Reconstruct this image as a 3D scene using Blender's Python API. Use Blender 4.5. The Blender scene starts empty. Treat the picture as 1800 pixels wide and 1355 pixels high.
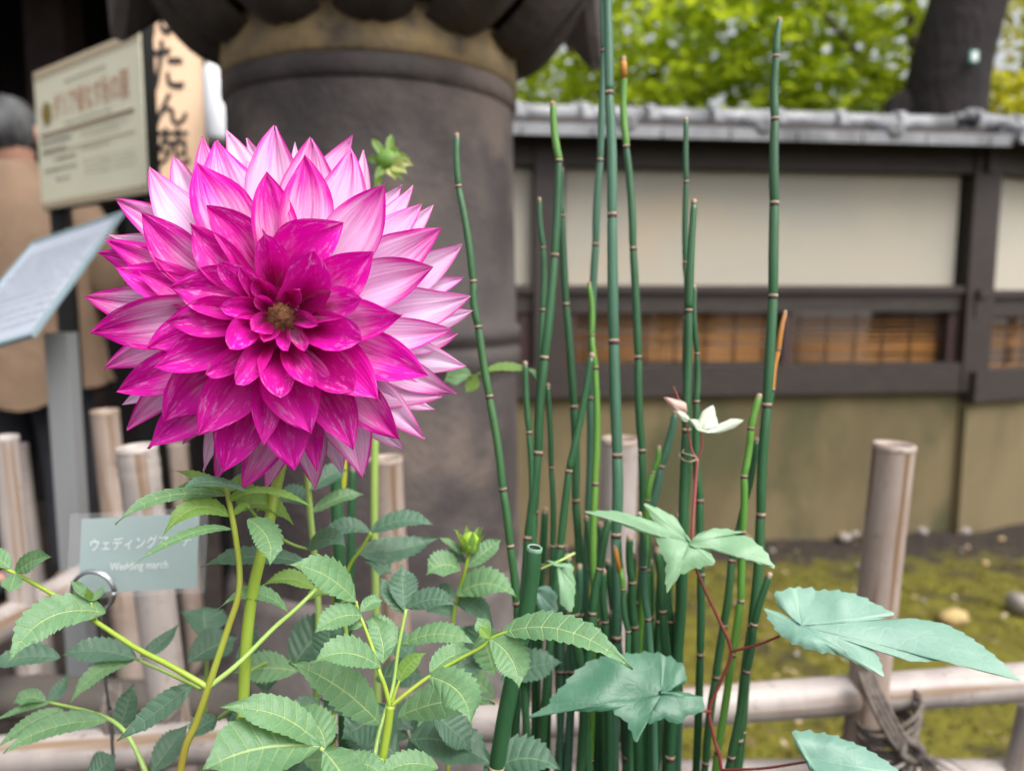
import bpy, bmesh, math, random
from mathutils import Vector, Matrix, noise
R = math.radians
random.seed(7)
SC = bpy.context.scene
COL = SC.collection

# ------------------------------------------------------------------ camera
CAM_H, PITCH, FPX = 1.08, 6.6, 1350.0
cam = bpy.data.cameras.new('camera'); camo = bpy.data.objects.new('camera', cam); COL.objects.link(camo)
cam.lens = 27; cam.sensor_width = 36; cam.clip_start = 0.02; cam.clip_end = 400
camo.location = (0, 0, CAM_H); camo.rotation_euler = (R(90 - PITCH), 0, 0)
cam.dof.use_dof = True; cam.dof.focus_distance = 0.352; cam.dof.aperture_fstop = 27 / 4.2
SC.camera = camo
# ------------------------------------------------------------------ sky + sun + exposure
SUN = Vector((0.42, -0.42, 0.85)).normalized()
wd = bpy.data.worlds.new('World'); SC.world = wd; wd.use_nodes = True
nt = wd.node_tree; bg = nt.nodes['Background']
sky = nt.nodes.new('ShaderNodeTexSky'); sky.sky_type = 'NISHITA'; sky.sun_disc = False
sky.sun_elevation = math.asin(SUN.z); sky.sun_rotation = math.atan2(SUN.x, SUN.y)
sky.air_density = 1.0; sky.dust_density = 7.0; sky.ozone_density = 1.0
hs = nt.nodes.new('ShaderNodeHueSaturation'); hs.inputs['Saturation'].default_value = 0.22
nt.links.new(sky.outputs[0], hs.inputs['Color']); nt.links.new(hs.outputs[0], bg.inputs['Color'])
bg.inputs['Strength'].default_value = 0.15
sl = bpy.data.lights.new('sun', 'SUN'); sl.energy = 1.0; sl.angle = R(35); sl.color = (1, .96, .9)
so = bpy.data.objects.new('sun', sl); COL.objects.link(so)
so.rotation_euler = SUN.to_track_quat('Z', 'Y').to_euler()
vs = SC.view_settings; vs.view_transform = 'Standard'; vs.look = 'None'; vs.exposure = 0.88; vs.gamma = 1
SC.cycles.use_denoising = True
SC.cycles.max_bounces = 8; SC.cycles.transparent_max_bounces = 8

# ------------------------------------------------------------------ geometry helpers
RC = Matrix.Rotation(R(90 - PITCH), 3, 'X'); CL = Vector((0, 0, CAM_H))
def P(x, y, d):                       # a point seen at (x, y) of the photograph, d metres deep
    return CL + RC @ Vector(((x - 900) / FPX * d, -(y - 677.5) / FPX * d, -d))
def G(x, y, Y):                       # the same, at world distance Y
    r = RC @ Vector(((x - 900) / FPX, -(y - 677.5) / FPX, -1)); return CL + r * (Y / r.y)
def V(*a): return Vector(a)

WL = {}
def link(o, parent=None, loc=None):
    COL.objects.link(o)
    if parent is not None: o.parent = parent
    return o
def tag(o, label, cat, group=None, kind=None):
    if label: o['label'] = label
    if cat: o['category'] = cat
    if group: o['group'] = group
    if kind: o['kind'] = kind
    return o
def thing(name, loc, label, cat, group=None):
    o = bpy.data.objects.new(name, None); COL.objects.link(o); o.empty_display_size = .05
    o.location = loc; WL[o.name] = Vector(loc)
    return tag(o, label, cat, group)
def mesh(name, vs_, fs, mats, parent=None, smooth=True, uv=None, attr=None, fm=None, origin=None):
    """vs_ are world coordinates"""
    pl = WL.get(parent.name, V(0, 0, 0)) if parent else V(0, 0, 0)
    org = Vector(origin) if origin is not None else pl
    me = bpy.data.meshes.new(name)
    me.from_pydata([tuple(Vector(v) - org) for v in vs_], [], fs)
    for m in (mats if isinstance(mats, (list, tuple)) else [mats]): me.materials.append(m)
    if smooth: me.shade_smooth()
    if fm: me.polygons.foreach_set('material_index', fm)
    if uv:
        l = me.uv_layers.new(name='uv')
        for lp in me.loops: l.data[lp.index].uv = uv[lp.vertex_index]
    if attr:
        for k, vals in attr.items():
            a = me.attributes.new(k, 'FLOAT', 'POINT'); a.data.foreach_set('value', vals)
    o = bpy.data.objects.new(name, me); link(o, parent)
    o.location = org - pl; WL[o.name] = org
    return o

class MB:                             # collects shapes for ONE mesh
    def __init__(s): s.v = []; s.f = []; s.m = []; s.uv = []
    def add(s, v, f, mi=0, uv=None):
        n = len(s.v); s.v += v; s.f += [tuple(i + n for i in q) for q in f]; s.m += [mi] * len(f)
        s.uv += uv if uv else [(0, 0)] * len(v)
    def box(s, c, sz, rz=0, mi=0, M=None):
        x, y, z = [k / 2 for k in sz]; Mx = M if M else Matrix.Rotation(rz, 3, 'Z')
        v = [Vector(c) + Mx @ V(a * x, b * y, e * z) for a in (-1, 1) for b in (-1, 1) for e in (-1, 1)]
        s.add(v, [(0, 1, 3, 2), (4, 6, 7, 5), (0, 4, 5, 1), (2, 3, 7, 6), (0, 2, 6, 4), (1, 5, 7, 3)], mi)
    def tube(s, pts, rad, n=10, caps=True, mi=0, phase=0):
        pts = [Vector(p) for p in pts]; k = len(pts)
        if not isinstance(rad, (list, tuple)): rad = [rad] * k
        v = []; uv = []; ref = None; acc = 0
        for i, p in enumerate(pts):
            t = (pts[min(i + 1, k - 1)] - pts[max(i - 1, 0)])
            t = t.normalized() if t.length > 1e-9 else V(0, 0, 1)
            if ref is None:
                ref = V(1, 0, 0) if abs(t.x) < .8 else V(0, 1, 0)
            a = (ref - t * ref.dot(t)).normalized(); b = t.cross(a); ref = a
            if i: acc += (p - pts[i - 1]).length
            for j in range(n):
                th = 2 * math.pi * j / n + phase
                v.append(p + (a * math.cos(th) + b * math.sin(th)) * rad[i]); uv.append((j / n, acc))
        f = [(i * n + j, i * n + (j + 1) % n, (i + 1) * n + (j + 1) % n, (i + 1) * n + j) for i in range(k - 1) for j in range(n)]
        if caps: f += [tuple(range(n))[::-1], tuple((k - 1) * n + j for j in range(n))]
        s.add(v, f, mi, uv)
    def rings(s, c, t, prof, n=16, mi=0):      # (offset along t, radius) rings in one fixed frame
        t = Vector(t).normalized(); ref = V(1, 0, 0) if abs(t.x) < .8 else V(0, 1, 0); a = (ref - t * ref.dot(t)).normalized(); b = t.cross(a); v = []
        for o, r_ in prof:
            for j in range(n):
                th = 2 * math.pi * j / n; v.append(Vector(c) + t * o + (a * math.cos(th) + b * math.sin(th)) * r_)
        s.add(v, [(i * n + j, i * n + (j + 1) % n, (i + 1) * n + (j + 1) % n, (i + 1) * n + j) for i in range(len(prof) - 1) for j in range(n)], mi)
    def lathe(s, prof, c, n=32, mi=0):
        c = Vector(c); v = []; uv = []
        for r, z in prof:
            for j in range(n):
                th = 2 * math.pi * j / n; v.append(c + V(r * math.cos(th), r * math.sin(th), z)); uv.append((j / n, z))
        f = [(i * n + j, i * n + (j + 1) % n, (i + 1) * n + (j + 1) % n, (i + 1) * n + j) for i in range(len(prof) - 1) for j in range(n)]
        s.add(v, f, mi, uv)
    def build(s, name, mats, parent=None, smooth=True, origin=None):
        return mesh(name, s.v, s.f, mats, parent, smooth, uv=s.uv, fm=s.m, origin=origin)

def spline(pts, n=6):                 # Catmull-Rom through points
    pts = [Vector(p) for p in pts]
    if len(pts) < 3: return [pts[0].lerp(pts[1], i / n) for i in range(n + 1)]
    q = [pts[0] * 2 - pts[1]] + pts + [pts[-1] * 2 - pts[-2]]; out = []
    for i in range(1, len(q) - 2):
        a, b, c, d = q[i - 1:i + 3]
        for k in range(n):
            t = k / n
            out.append(.5 * ((2 * b) + (c - a) * t + (2 * a - 5 * b + 4 * c - d) * t * t + (3 * b - a - 3 * c + d) * t ** 3))
    return out + [pts[-1]]
def nz(x, y=0, z=0): return noise.noise(V(x, y, z))

# ------------------------------------------------------------------ materials
class NT:
    def __init__(s, name):
        s.m = bpy.data.materials.new(name); s.m.use_nodes = True; s.t = s.m.node_tree
        s.p = s.t.nodes['Principled BSDF']; s.out = s.t.nodes['Material Output']
    def n(s, t, **kw):
        nd = s.t.nodes.new('ShaderNode' + t)
        for k, v in kw.items():
            if k.startswith('_'): setattr(nd, k[1:], v)
            else:
                key = int(k[1:]) if k[0] == 'i' and k[1:].isdigit() else k.replace('_', ' ')
                if isinstance(v, bpy.types.NodeSocket): s.t.links.new(v, nd.inputs[key])
                else: nd.inputs[key].default_value = v
        return nd
    def l(s, a, b): s.t.links.new(a, b)
    def math(s, op, a, b=0.0, c=None, clamp=False):
        nd = s.n('Math', _operation=op, _use_clamp=clamp)
        for i, x in enumerate([a, b] + ([c] if c is not None else [])):
            if isinstance(x, bpy.types.NodeSocket): s.l(x, nd.inputs[i])
            else: nd.inputs[i].default_value = x
        return nd.outputs[0]
    def mix(s, f, a, b, blend='MIX'):
        nd = s.n('Mix', _data_type='RGBA', _blend_type=blend)
        for i, x in ((0, f), (6, a), (7, b)):
            if isinstance(x, bpy.types.NodeSocket): s.l(x, nd.inputs[i])
            else: nd.inputs[i].default_value = (x if i == 0 else (*x, 1))
        return nd.outputs[2]
    def ramp(s, f, lo, hi):
        nd = s.n('MapRange', _interpolation_type='SMOOTHSTEP'); s.l(f, nd.inputs[0])
        nd.inputs[1].default_value = lo; nd.inputs[2].default_value = hi; return nd.outputs[0]
    def noise(s, scale, detail=4, vec=None, rough=.55):
        nd = s.n('TexNoise', Scale=scale, Detail=detail, Roughness=rough)
        if vec is not None: s.l(vec, nd.inputs['Vector'])
        return nd.outputs[0]
    def bump(s, h, strength=.3, dist=.002):
        b = s.n('Bump', Strength=strength, Distance=dist); s.l(h, b.inputs['Height']); s.l(b.outputs[0], s.p.inputs['Normal']); return b.outputs[0]
    def obj(s): return s.n('TexCoord').outputs['Object']
    def scale(s, vec, sc):
        nd = s.n('Mapping'); s.l(vec, nd.inputs[0]); nd.inputs['Scale'].default_value = sc; return nd.outputs[0]
    def color(s, c):
        if isinstance(c, bpy.types.NodeSocket): s.l(c, s.p.inputs['Base Color'])
        else: s.p.inputs['Base Color'].default_value = (*c, 1)
    def translucent(s, c, fac, normal=None):
        tr = s.n('BsdfTranslucent')
        if isinstance(c, bpy.types.NodeSocket): s.l(c, tr.inputs[0])
        else: tr.inputs[0].default_value = (*c, 1)
        mx = s.n('MixShader', i0=fac); s.l(s.p.outputs[0], mx.inputs[1]); s.l(tr.outputs[0], mx.inputs[2]); s.l(mx.outputs[0], s.out.inputs[0])

def M(name, c1, c2=None, scale=10, rough=.6, bump=0, stretch=(1, 1, 1), metal=0, lo=.35, hi=.65, spec=.5, bscale=None, bd=.002, c3=None, s3=3):
    k = NT(name); k.p.inputs['Roughness'].default_value = rough; k.p.inputs['Metallic'].default_value = metal
    k.p.inputs['Specular IOR Level'].default_value = spec
    if c2 is None: k.color(c1)
    else:
        ob = k.scale(k.obj(), stretch); f = k.ramp(k.noise(scale, 5, ob), lo, hi); c = k.mix(f, c1, c2)
        if c3: c = k.mix(k.ramp(k.noise(s3, 4, ob), .5, .68), c, c3)
        k.color(c)
        if bump: k.bump(k.noise(bscale or scale * 4, 6, ob), bump, bd)
    return k.m

def leaf_mat(name, blade, blade2, vein, nv=8, trans=(.25, .42, .06), tf=.28, rough=.45):
    k = NT(name); uv = k.n('UVMap', _uv_map='uv').outputs[0]
    sp = k.n('SeparateXYZ'); k.l(uv, sp.inputs[0]); u, v = sp.outputs[0], sp.outputs[1]
    av = k.math('ABSOLUTE', k.math('SUBTRACT', k.math('MULTIPLY', v, 2.0), 1.0))
    mid = k.math('SUBTRACT', 1.0, k.ramp(av, .015, .075))
    fr = k.math('ABSOLUTE', k.math('SUBTRACT', k.math('FRACT', k.math('MULTIPLY', u, float(nv))), .5))
    lat = k.math('MULTIPLY', k.math('SUBTRACT', 1.0, k.ramp(fr, .02, .075)), k.math('SUBTRACT', 1.0, k.math('MULTIPLY', av, .75)))
    ob = k.obj()
    vo = k.n('TexVoronoi', _feature='DISTANCE_TO_EDGE', Scale=330); k.l(ob, vo.inputs['Vector'])
    ret = k.math('SUBTRACT', 1.0, k.ramp(vo.outputs[0], .02, .12))
    ve = k.math('MAXIMUM', k.math('MAXIMUM', mid, k.math('MULTIPLY', lat, .8)), k.math('MULTIPLY', ret, .12))
    base = k.mix(k.ramp(k.noise(35, 4, ob), .3, .7), blade, blade2)
    oi = k.n('ObjectInfo').outputs['Random']
    base = k.mix(k.math('MULTIPLY', oi, .5), base, tuple(.75 * c for c in blade2))
    spot = k.ramp(k.noise(160, 2, ob), .70, .76)
    base = k.mix(k.math('MULTIPLY', spot, .5), base, (.16, .12, .04))
    c = k.mix(ve, base, vein); k.color(c)
    h = k.math('SUBTRACT', k.math('SUBTRACT', k.math('MULTIPLY', fr, .0), k.math('MAXIMUM', mid, lat)), k.math('MULTIPLY', ret, .18))
    k.p.inputs['Roughness'].default_value = rough; k.p.inputs['Specular IOR Level'].default_value = .45
    k.bump(h, .55, .0008)
    k.translucent(trans, tf)
    return k.m

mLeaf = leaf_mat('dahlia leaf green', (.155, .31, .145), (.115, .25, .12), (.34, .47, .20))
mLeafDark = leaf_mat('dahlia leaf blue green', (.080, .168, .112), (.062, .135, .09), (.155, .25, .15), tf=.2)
mLeafLit = leaf_mat('young and backlit dahlia leaf', (.20, .36, .09), (.16, .31, .07), (.38, .50, .15), trans=(.45, .62, .05), tf=.4)

def petal_mat():
    k = NT('dahlia petal'); uv = k.n('UVMap', _uv_map='uv').outputs[0]
    sp = k.n('SeparateXYZ'); k.l(uv, sp.inputs[0]); u, v = sp.outputs[0], sp.outputs[1]
    av = k.math('ABSOLUTE', k.math('SUBTRACT', k.math('MULTIPLY', v, 2.0), 1.0))
    pale = k.n('Attribute', _attribute_name='pale').outputs['Fac']
    rnd = k.n('ObjectInfo').outputs['Random']
    cb = k.n('CombineXYZ'); k.l(k.math('MULTIPLY', u, 1.3), cb.inputs[0]); k.l(k.math('MULTIPLY', v, 6.0), cb.inputs[1]); k.l(k.math('MULTIPLY', rnd, 90.0), cb.inputs[2])
    st = k.noise(2.2, 5, cb.outputs[0], .65)
    cb2 = k.n('CombineXYZ'); k.l(k.math('MULTIPLY', u, 2.2), cb2.inputs[0]); k.l(k.math('MULTIPLY', v, 2.6), cb2.inputs[1]); k.l(k.math('MULTIPLY', rnd, 57.0), cb2.inputs[2])
    bl = k.noise(3.2, 7, cb2.outputs[0], .7)
    # magenta amount: tip and margin first, base last
    edge = k.math('ADD', k.math('MULTIPLY', k.ramp(av, .62, 1.0), .62), k.math('MULTIPLY', k.ramp(u, .52, 1.0), 1.0))
    m = k.math('ADD', k.math('MULTIPLY', edge, 1.0), k.math('MULTIPLY', k.math('SUBTRACT', st, .5), 1.7))
    m = k.math('ADD', m, k.math('MULTIPLY', k.math('SUBTRACT', .5, pale), 2.5))
    m = k.math('ADD', m, .14)
    m = k.ramp(m, -.25, 1.1)
    # white flecks towards the tips of the richly coloured petals
    fleck = k.math('MULTIPLY', k.ramp(bl, .52, .66), k.ramp(u, .45, .85))
    fleck = k.math('MULTIPLY', fleck, k.math('SUBTRACT', 1.0, k.math('MULTIPLY', pale, 1.1), clamp=True))
    deep = k.mix(k.ramp(u, .12, .62), (.40, .001, .13), (.80, .002, .46))
    deep = k.mix(k.math('MULTIPLY', rnd, .55), deep, (.46, .001, .20))  # random darkening per petal, also standing in for occlusion between petals
    deep = k.mix(k.math('MULTIPLY', k.ramp(st, .45, .8), .5), deep, (.60, .002, .34))
    c = k.mix(m, (.84, .60, .82), deep)
    c = k.mix(k.math('MULTIPLY', fleck, .62), c, (.88, .42, .80))
    rim = k.ramp(av, .93, 1.0)
    c = k.mix(k.math('MULTIPLY', rim, .55), c, (.45, .002, .22))
    k.color(c)
    ve = k.math('SINE', k.math('MULTIPLY', v, 75.0))
    k.bump(k.math('ADD', k.math('MULTIPLY', ve, .25), st), .3, .0006)
    k.p.inputs['Roughness'].default_value = .5; k.p.inputs['Specular IOR Level'].default_value = .3
    k.p.inputs['Sheen Weight'].default_value = .06
    k.translucent(c, .36)
    return k.m
mPetal = petal_mat()
mDisc = M('flower disc', (.13, .035, .02), (.30, .15, .05), 420, .6, .8, bd=.001)

def stem_mat(name, c1, c2, c3=None):
    return M(name, c1, c2, 30, .42, .25, (1, 1, .25), bscale=220, bd=.0006, c3=c3, s3=9)
mStem = stem_mat('dahlia stem', (.24, .34, .03), (.30, .42, .06))
mStemRed = stem_mat('dahlia stem flushed', (.22, .29, .03), (.30, .36, .05), (.30, .12, .03))
mStemPale = stem_mat('dahlia petiole', (.28, .42, .09), (.34, .48, .14))
mHorse = M('horsetail green', (.020, .076, .030), (.035, .112, .047), 40, .30, .5, (1, 1, .12), bscale=900, bd=.0004, c3=(.06, .15, .05), s3=12)
mHorseBlue = M('horsetail blue green', (.042, .115, .070), (.060, .150, .093), 40, .30, .5, (1, 1, .12), bscale=900, bd=.0004)
mHorseCut = M('horsetail cut rim', (.16, .30, .20), (.12, .24, .16), 200, .5)
mHorseYoung = M('horsetail young', (.075, .21, .03), (.12, .27, .045), 40, .4, .4, (1, 1, .12), bscale=900, bd=.0004)  # fresh yellow green of the young stems
mHorseYel = M('horsetail yellowed', (.42, .40, .02), (.30, .38, .03), 60, .5, .4, (1, 1, .12))
mHorseOr = M('horsetail dead tip', (.50, .21, .02), (.33, .15, .06), 60, .55, .4, (1, 1, .12))
mBlack = M('dark sheath and bore shade', (.03, .022, .02), (.07, .045, .035), 400, .7)
mCream = M('sheath pale', (.36, .27, .19), (.20, .13, .09), 300, .7)
mVine = stem_mat('vine stem red', (.26, .045, .05), (.20, .06, .04))

def vine_leaf_mat(name, a, b, vein, trans, tf=.25):
    k = NT(name); ob = k.obj()
    ve = k.n('Attribute', _attribute_name='vein').outputs['Fac']
    vo = k.n('TexVoronoi', _feature='DISTANCE_TO_EDGE', Scale=150); k.l(ob, vo.inputs['Vector'])
    ret = k.math('SUBTRACT', 1.0, k.ramp(vo.outputs[0], .02, .1))
    c = k.mix(k.ramp(k.noise(28, 5, ob), .3, .7), a, b)
    c = k.mix(k.math('MAXIMUM', k.math('MULTIPLY', ve, .8), k.math('MULTIPLY', ret, .10)), c, vein); k.color(c)
    k.p.inputs['Roughness'].default_value = .42
    k.bump(k.math('ADD', k.math('MULTIPLY', ve, -1.0), k.math('MULTIPLY', ret, -.16)), .45, .0007)
    k.translucent(trans, tf); return k.m
mVineLeaf = vine_leaf_mat('vine leaf', (.22, .39, .22), (.18, .34, .19), (.30, .46, .27), (.26, .45, .14))
mVineDark = vine_leaf_mat('vine leaf deep', (.055, .17, .10), (.045, .14, .085), (.10, .22, .14), (.08, .25, .06), .2)
mVineBlue = vine_leaf_mat('vine leaf blue', (.20, .36, .28), (.15, .30, .235), (.33, .52, .38), (.22, .4, .2))
mVineWhite = vine_leaf_mat('vine leaf white', (.70, .74, .66), (.60, .68, .52), (.6, .65, .5), (.7, .8, .6), .35)
mVinePink = vine_leaf_mat('vine leaf pink', (.62, .36, .30), (.6, .5, .42), (.5, .2, .2), (.8, .5, .4), .35)

def bamboo_mat(name, a, b, tan):
    k = NT(name); ob = k.obj(); uv = k.n('UVMap', _uv_map='uv').outputs[0]
    sp = k.n('SeparateXYZ'); k.l(uv, sp.inputs[0])
    cb = k.n('CombineXYZ'); k.l(k.math('MULTIPLY', sp.outputs[0], 7.0), cb.inputs[0]); k.l(k.math('MULTIPLY', sp.outputs[1], 1.6), cb.inputs[1])
    k.l(k.math('MULTIPLY', k.n('ObjectInfo').outputs['Random'], 40.0), cb.inputs[2])
    st = k.noise(1.4, 4, cb.outputs[0])
    c = k.mix(k.ramp(k.noise(26, 5, k.scale(ob, (1, 1, .35))), .35, .65), a, b)
    c = k.mix(k.ramp(st, .52, .64), c, tan)
    c = k.mix(k.math('MULTIPLY', k.ramp(k.noise(90, 4, ob), .60, .72), .6), c, (.16, .12, .09)); k.color(c)
    k.p.inputs['Roughness'].default_value = .48
    k.bump(k.noise(160, 5, k.scale(ob, (1, 1, .1))), .25, .0008); return k.m
mBam = bamboo_mat('weathered bamboo', (.30, .262, .248), (.375, .332, .308), (.22, .145, .09))
mBamTan = bamboo_mat('tan weathered bamboo', (.27, .208, .172), (.335, .27, .232), (.18, .11, .062))
mBamIn = M('bamboo cut rim', (.33, .26, .2), (.16, .12, .09), 90, .8)
mRope = M('weathered rope', (.17, .14, .12), (.09, .075, .065), 160, .9, .6)
mOldWood = M('old grey log', (0.056, 0.0464, 0.04), (0.096, 0.0832, 0.0704), 14, .8, .6, (.25, 1, 1), bscale=60)

mStone = M('lantern stone', (0.0344, 0.0272, 0.0272), (0.0624, 0.0512, 0.0488), 6, .82, .55, bscale=70, bd=.006, c3=(0.12, 0.092, 0.08), s3=4)
mStoneDark = M('lantern platform stone lichen', (.045, .036, .033), (.075, .06, .052), 8, .85, .6, bscale=60, bd=.006, c3=(.10, .083, .06), s3=6)  # platform stone, slightly lighter than the shaft, blotched with lichen
mLichen = M('lichen band stone', (0.3625, 0.2562, 0.125), (0.2375, 0.1812, 0.1063), 16, .88, .6, bscale=80, bd=.006, c3=(0.1063, 0.0825, 0.065), s3=12)
mPale = M('pedestal stone', (0.078, 0.0648, 0.06), (0.12, 0.1032, 0.099), 11, .85, .5, bscale=80, bd=.005, c3=(0.045, 0.036, 0.033), s3=6)
mTimber = M('dark timber', (0.0341, 0.02232, 0.01984), (0.02356, 0.01612, 0.01488), 12, .6, .4, (1, 1, 6), bscale=40)
mTimberRed = M('red brown timber', (0.0525, 0.0224, 0.0196), (0.035, 0.0182, 0.0168), 12, .6, .4, (1, 1, 6))
mBeam = M('beam timber', (0.0341, 0.0248, 0.02108), (0.02232, 0.01612, 0.01426), 12, .6, .4, (.5, 6, 6), bscale=40)
mPlaster = M('cream plaster', (0.416, 0.376, 0.308), (0.368, 0.352, 0.308), 1.6, .9, .2, bscale=50, c3=(0.44, 0.36, 0.256), s3=.9)
mEarth = M('earthen base plaster', (0.1672, 0.1302, 0.066), (0.1144, 0.088, 0.044), 2.0, .95, .6, (1, 1, .6), bscale=60, bd=.005, c3=(0.0748, 0.0704, 0.03168), s3=2.6)
mTile = M('roof tile', (.19, .195, .21), (.26, .265, .28), 12, .45, .25, bscale=60, c3=(.11, .115, .12), s3=5)
mReed = M('reed screen', (.34, .15, .03), (.20, .085, .02), 6, .6, .3, (.4, 1, 18))
mReedTie = M('screen tie', (.04, .025, .018))
mBlackWood = M('black timber', (.014, .0105, .010), (.009, .007, .007), 9, .7, .4, (1, 1, .2), spec=.2)
mEave = M('eave timber', (.03, .017, .014), (.02, .013, .012), 9, .7, .3, spec=.2)
mTrunk = M('bark', (.017, .010, .011), (.009, .0055, .0065), 10, .9, .9, (1, 1, .35), bscale=28, bd=.03)
mTwig = M('maple bark', (.10, .07, .045), (.06, .04, .03), 14, .85)

def crown_mat(name, a, b, tr, tf=.5):
    k = NT(name); rnd = k.n('Attribute', _attribute_name='tone').outputs['Fac']
    c = k.mix(rnd, a, b); k.color(c); k.p.inputs['Roughness'].default_value = .45
    t2 = k.mix(rnd, tr, tuple(.7 * x for x in tr)); k.translucent(t2, tf); return k.m
mMaple = crown_mat('maple leaves', (.17, .27, .02), (.27, .35, .03), (.78, .92, .05))
mMapleYel = crown_mat('maple leaves yellowing', (.28, .30, .02), (.34, .28, .03), (.85, .82, .06))
mFarLeaf = crown_mat('far tree leaves', (.05, .09, .03), (.09, .13, .04), (.20, .30, .05), .35)

mSignCream = M('cream sign face', (.74, .72, .55), (.70, .675, .51), 3, .45)
mSignBand = M('sign pattern band', (.36, .29, .20))
mInk = M('grey print', (.13, .13, .11)); mInkRed = M('red print', (.48, .22, .13)); mInkBrown = M('brown rule', (.26, .14, .09)); mGold = M('gold emblem', (.20, .13, .02), (.28, .2, .05), 60)
mBlackPaint = M('black paint', (.008, .008, .008), spec=.3); mBrush = M('brush ink', (.012, .012, .014))
k = NT('lit paper sign'); g_ = k.noise(4, 3, k.obj()); c_ = k.mix(g_, (.80, .56, .38), (.70, .47, .30)); k.color(c_); k.p.inputs['Emission Strength'].default_value = .16; k.l(c_, k.p.inputs['Emission Color']); mLit = k.m
mAcryl = M('white acrylic', (.44, .47, .54), (.40, .435, .51), 5, .12)
mAcrylEdge = M('acrylic edge', (.22, .30, .33), rough=.2)
mSteel = M('grey painted post', (.22, .23, .235), (.26, .265, .27), 9, .38, .1, (1, 1, .1))
mCard = M('sage card', (.30, .40, .39), (.28, .385, .375), 20, .5)
mWhiteInk = M('white print', (.80, .84, .84))
mFilm = NT('clear film'); mFilm.p.inputs['Base Color'].default_value = (.9, .93, .95, 1); mFilm.p.inputs['Roughness'].default_value = .16
tb = mFilm.n('BsdfTransparent'); mx = mFilm.n('MixShader', i0=.94); mFilm.l(mFilm.p.outputs[0], mx.inputs[1]); mFilm.l(tb.outputs[0], mx.inputs[2]); mFilm.l(mx.outputs[0], mFilm.out.inputs[0]); mFilm = mFilm.m
mChrome = M('steel ring', (.55, .55, .57), rough=.28, metal=1); mWire = M('wire', (.10, .10, .10), rough=.4, metal=.6)
mCoat = M('tan coat', (0.192, 0.124, 0.0784), (0.16, 0.1024, 0.064), 7, .85, .35, bscale=16, bd=.02); mTrouser = M('dark trousers', (.022, .023, .03), (.03, .03, .038), 20, .9)
mSkin = M('skin', (.45, .25, .18)); mHair = M('grey hair', (.02, .02, .022), (.09, .09, .093), 22, .7, .8, (1, 1, .3), bscale=120, bd=.01)
mPebble = M('pebble', (.22, .19, .17), (.30, .27, .25), 40, .8, .3); mPebbleYel = M('tan pebble', (.42, .30, .12), (.34, .25, .11), 40, .8, .3)
mLamp = M('white lamp housing', (.78, .80, .84), rough=.4)

# ------------------------------------------------------------------ ground
def ground():
    k = NT('moss and soil'); ob = k.obj()
    sp = k.n('SeparateXYZ'); k.l(ob, sp.inputs[0])
    f1 = k.noise(3.2, 6, ob, .6); f2 = k.noise(14, 6, ob, .65); f3 = k.noise(70, 4, ob)
    moss = k.mix(k.ramp(f2, .35, .65), (.095, .083, .012), (.155, .143, .018))
    moss = k.mix(k.math('MULTIPLY', k.ramp(f3, .45, .7), .5), moss, (.05, .043, .014))
    soil = k.mix(k.ramp(f3, .4, .7), (.022, .017, .014), (.060, .047, .040))
    # bare soil: by the wall foot and on the path side, ragged limits
    wob = k.math('MULTIPLY', k.math('SUBTRACT', f2, .5), .9)
    left = k.ramp(k.math('ADD', sp.outputs[0], k.math('MULTIPLY', wob, .5)), .10, .30)
    foot = k.ramp(k.math('ADD', sp.outputs[1], k.math('ADD', wob, k.math('MULTIPLY', sp.outputs[0], -.06))), 2.9, 3.12)
    patch = k.ramp(f1, .52, .64)
    near = k.ramp(sp.outputs[1], 1.15, 1.4)
    a = k.math('MULTIPLY', k.math('MULTIPLY', left, near), k.math('SUBTRACT', 1.0, foot)); a = k.math('MULTIPLY', a, k.math('SUBTRACT', 1.0, k.math('MULTIPLY', patch, .8)))
    k.color(k.mix(a, soil, moss)); k.p.inputs['Roughness'].default_value = .95; k.p.inputs['Specular IOR Level'].default_value = .2
    k.bump(k.math('ADD', f3, k.math('MULTIPLY', f2, 1.5)), .9, .012)
    xs = [-90, -40, -15, -6] + [-4 + i * .06 for i in range(134)] + [5, 8, 15, 40, 90]
    ys = [-90, -30, -8, -2] + [i * .06 for i in range(75)] + [5.5, 8, 14, 30, 60, 120, 200]
    v = []
    for y in ys:
        for x in xs:
            z = 0
            if -4 <= x <= 4.2 and 0 <= y <= 4.5: z = .018 * nz(x * 2.3, y * 2.3) + .010 * nz(x * 9, y * 9, 3) - .02
            v.append((x, y, z if z else -.02))
    n = len(xs); f = [(j * n + i, j * n + i + 1, (j + 1) * n + i + 1, (j + 1) * n + i) for j in range(len(ys) - 1) for i in range(n - 1)]
    o = mesh('ground', v, f, k.m); o['kind'] = 'structure'; o['label'] = 'mossy olive ground with bare dark soil at its margins'
ground()

# ------------------------------------------------------------------ garden wall
class WallRun:
    def __init__(s, A, B): s.A = Vector((A.x, A.y, 0)); s.u = (Vector((B.x, B.y, 0)) - s.A).normalized(); s.n = V(s.u.y, -s.u.x, 0); s.rz = math.atan2(s.u.y, s.u.x)
    def hit(s, x, y):
        r = RC @ Vector(((x - 900) / FPX, -(y - 677.5) / FPX, -1)); t = (s.A - CL).dot(s.n) / r.dot(s.n); p = CL + r * t
        return (p - s.A).dot(s.u), p.z
    def at(s, a, out, z): return s.A + s.u * a + s.n * out + V(0, 0, z)
    def box(s, mb, a0, a1, z0, z1, o0, o1, mi=0):
        mb.box(s.at((a0 + a1) / 2, (o0 + o1) / 2, (z0 + z1) / 2), (abs(a1 - a0), abs(o1 - o0), abs(z1 - z0)), s.rz, mi)

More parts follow.
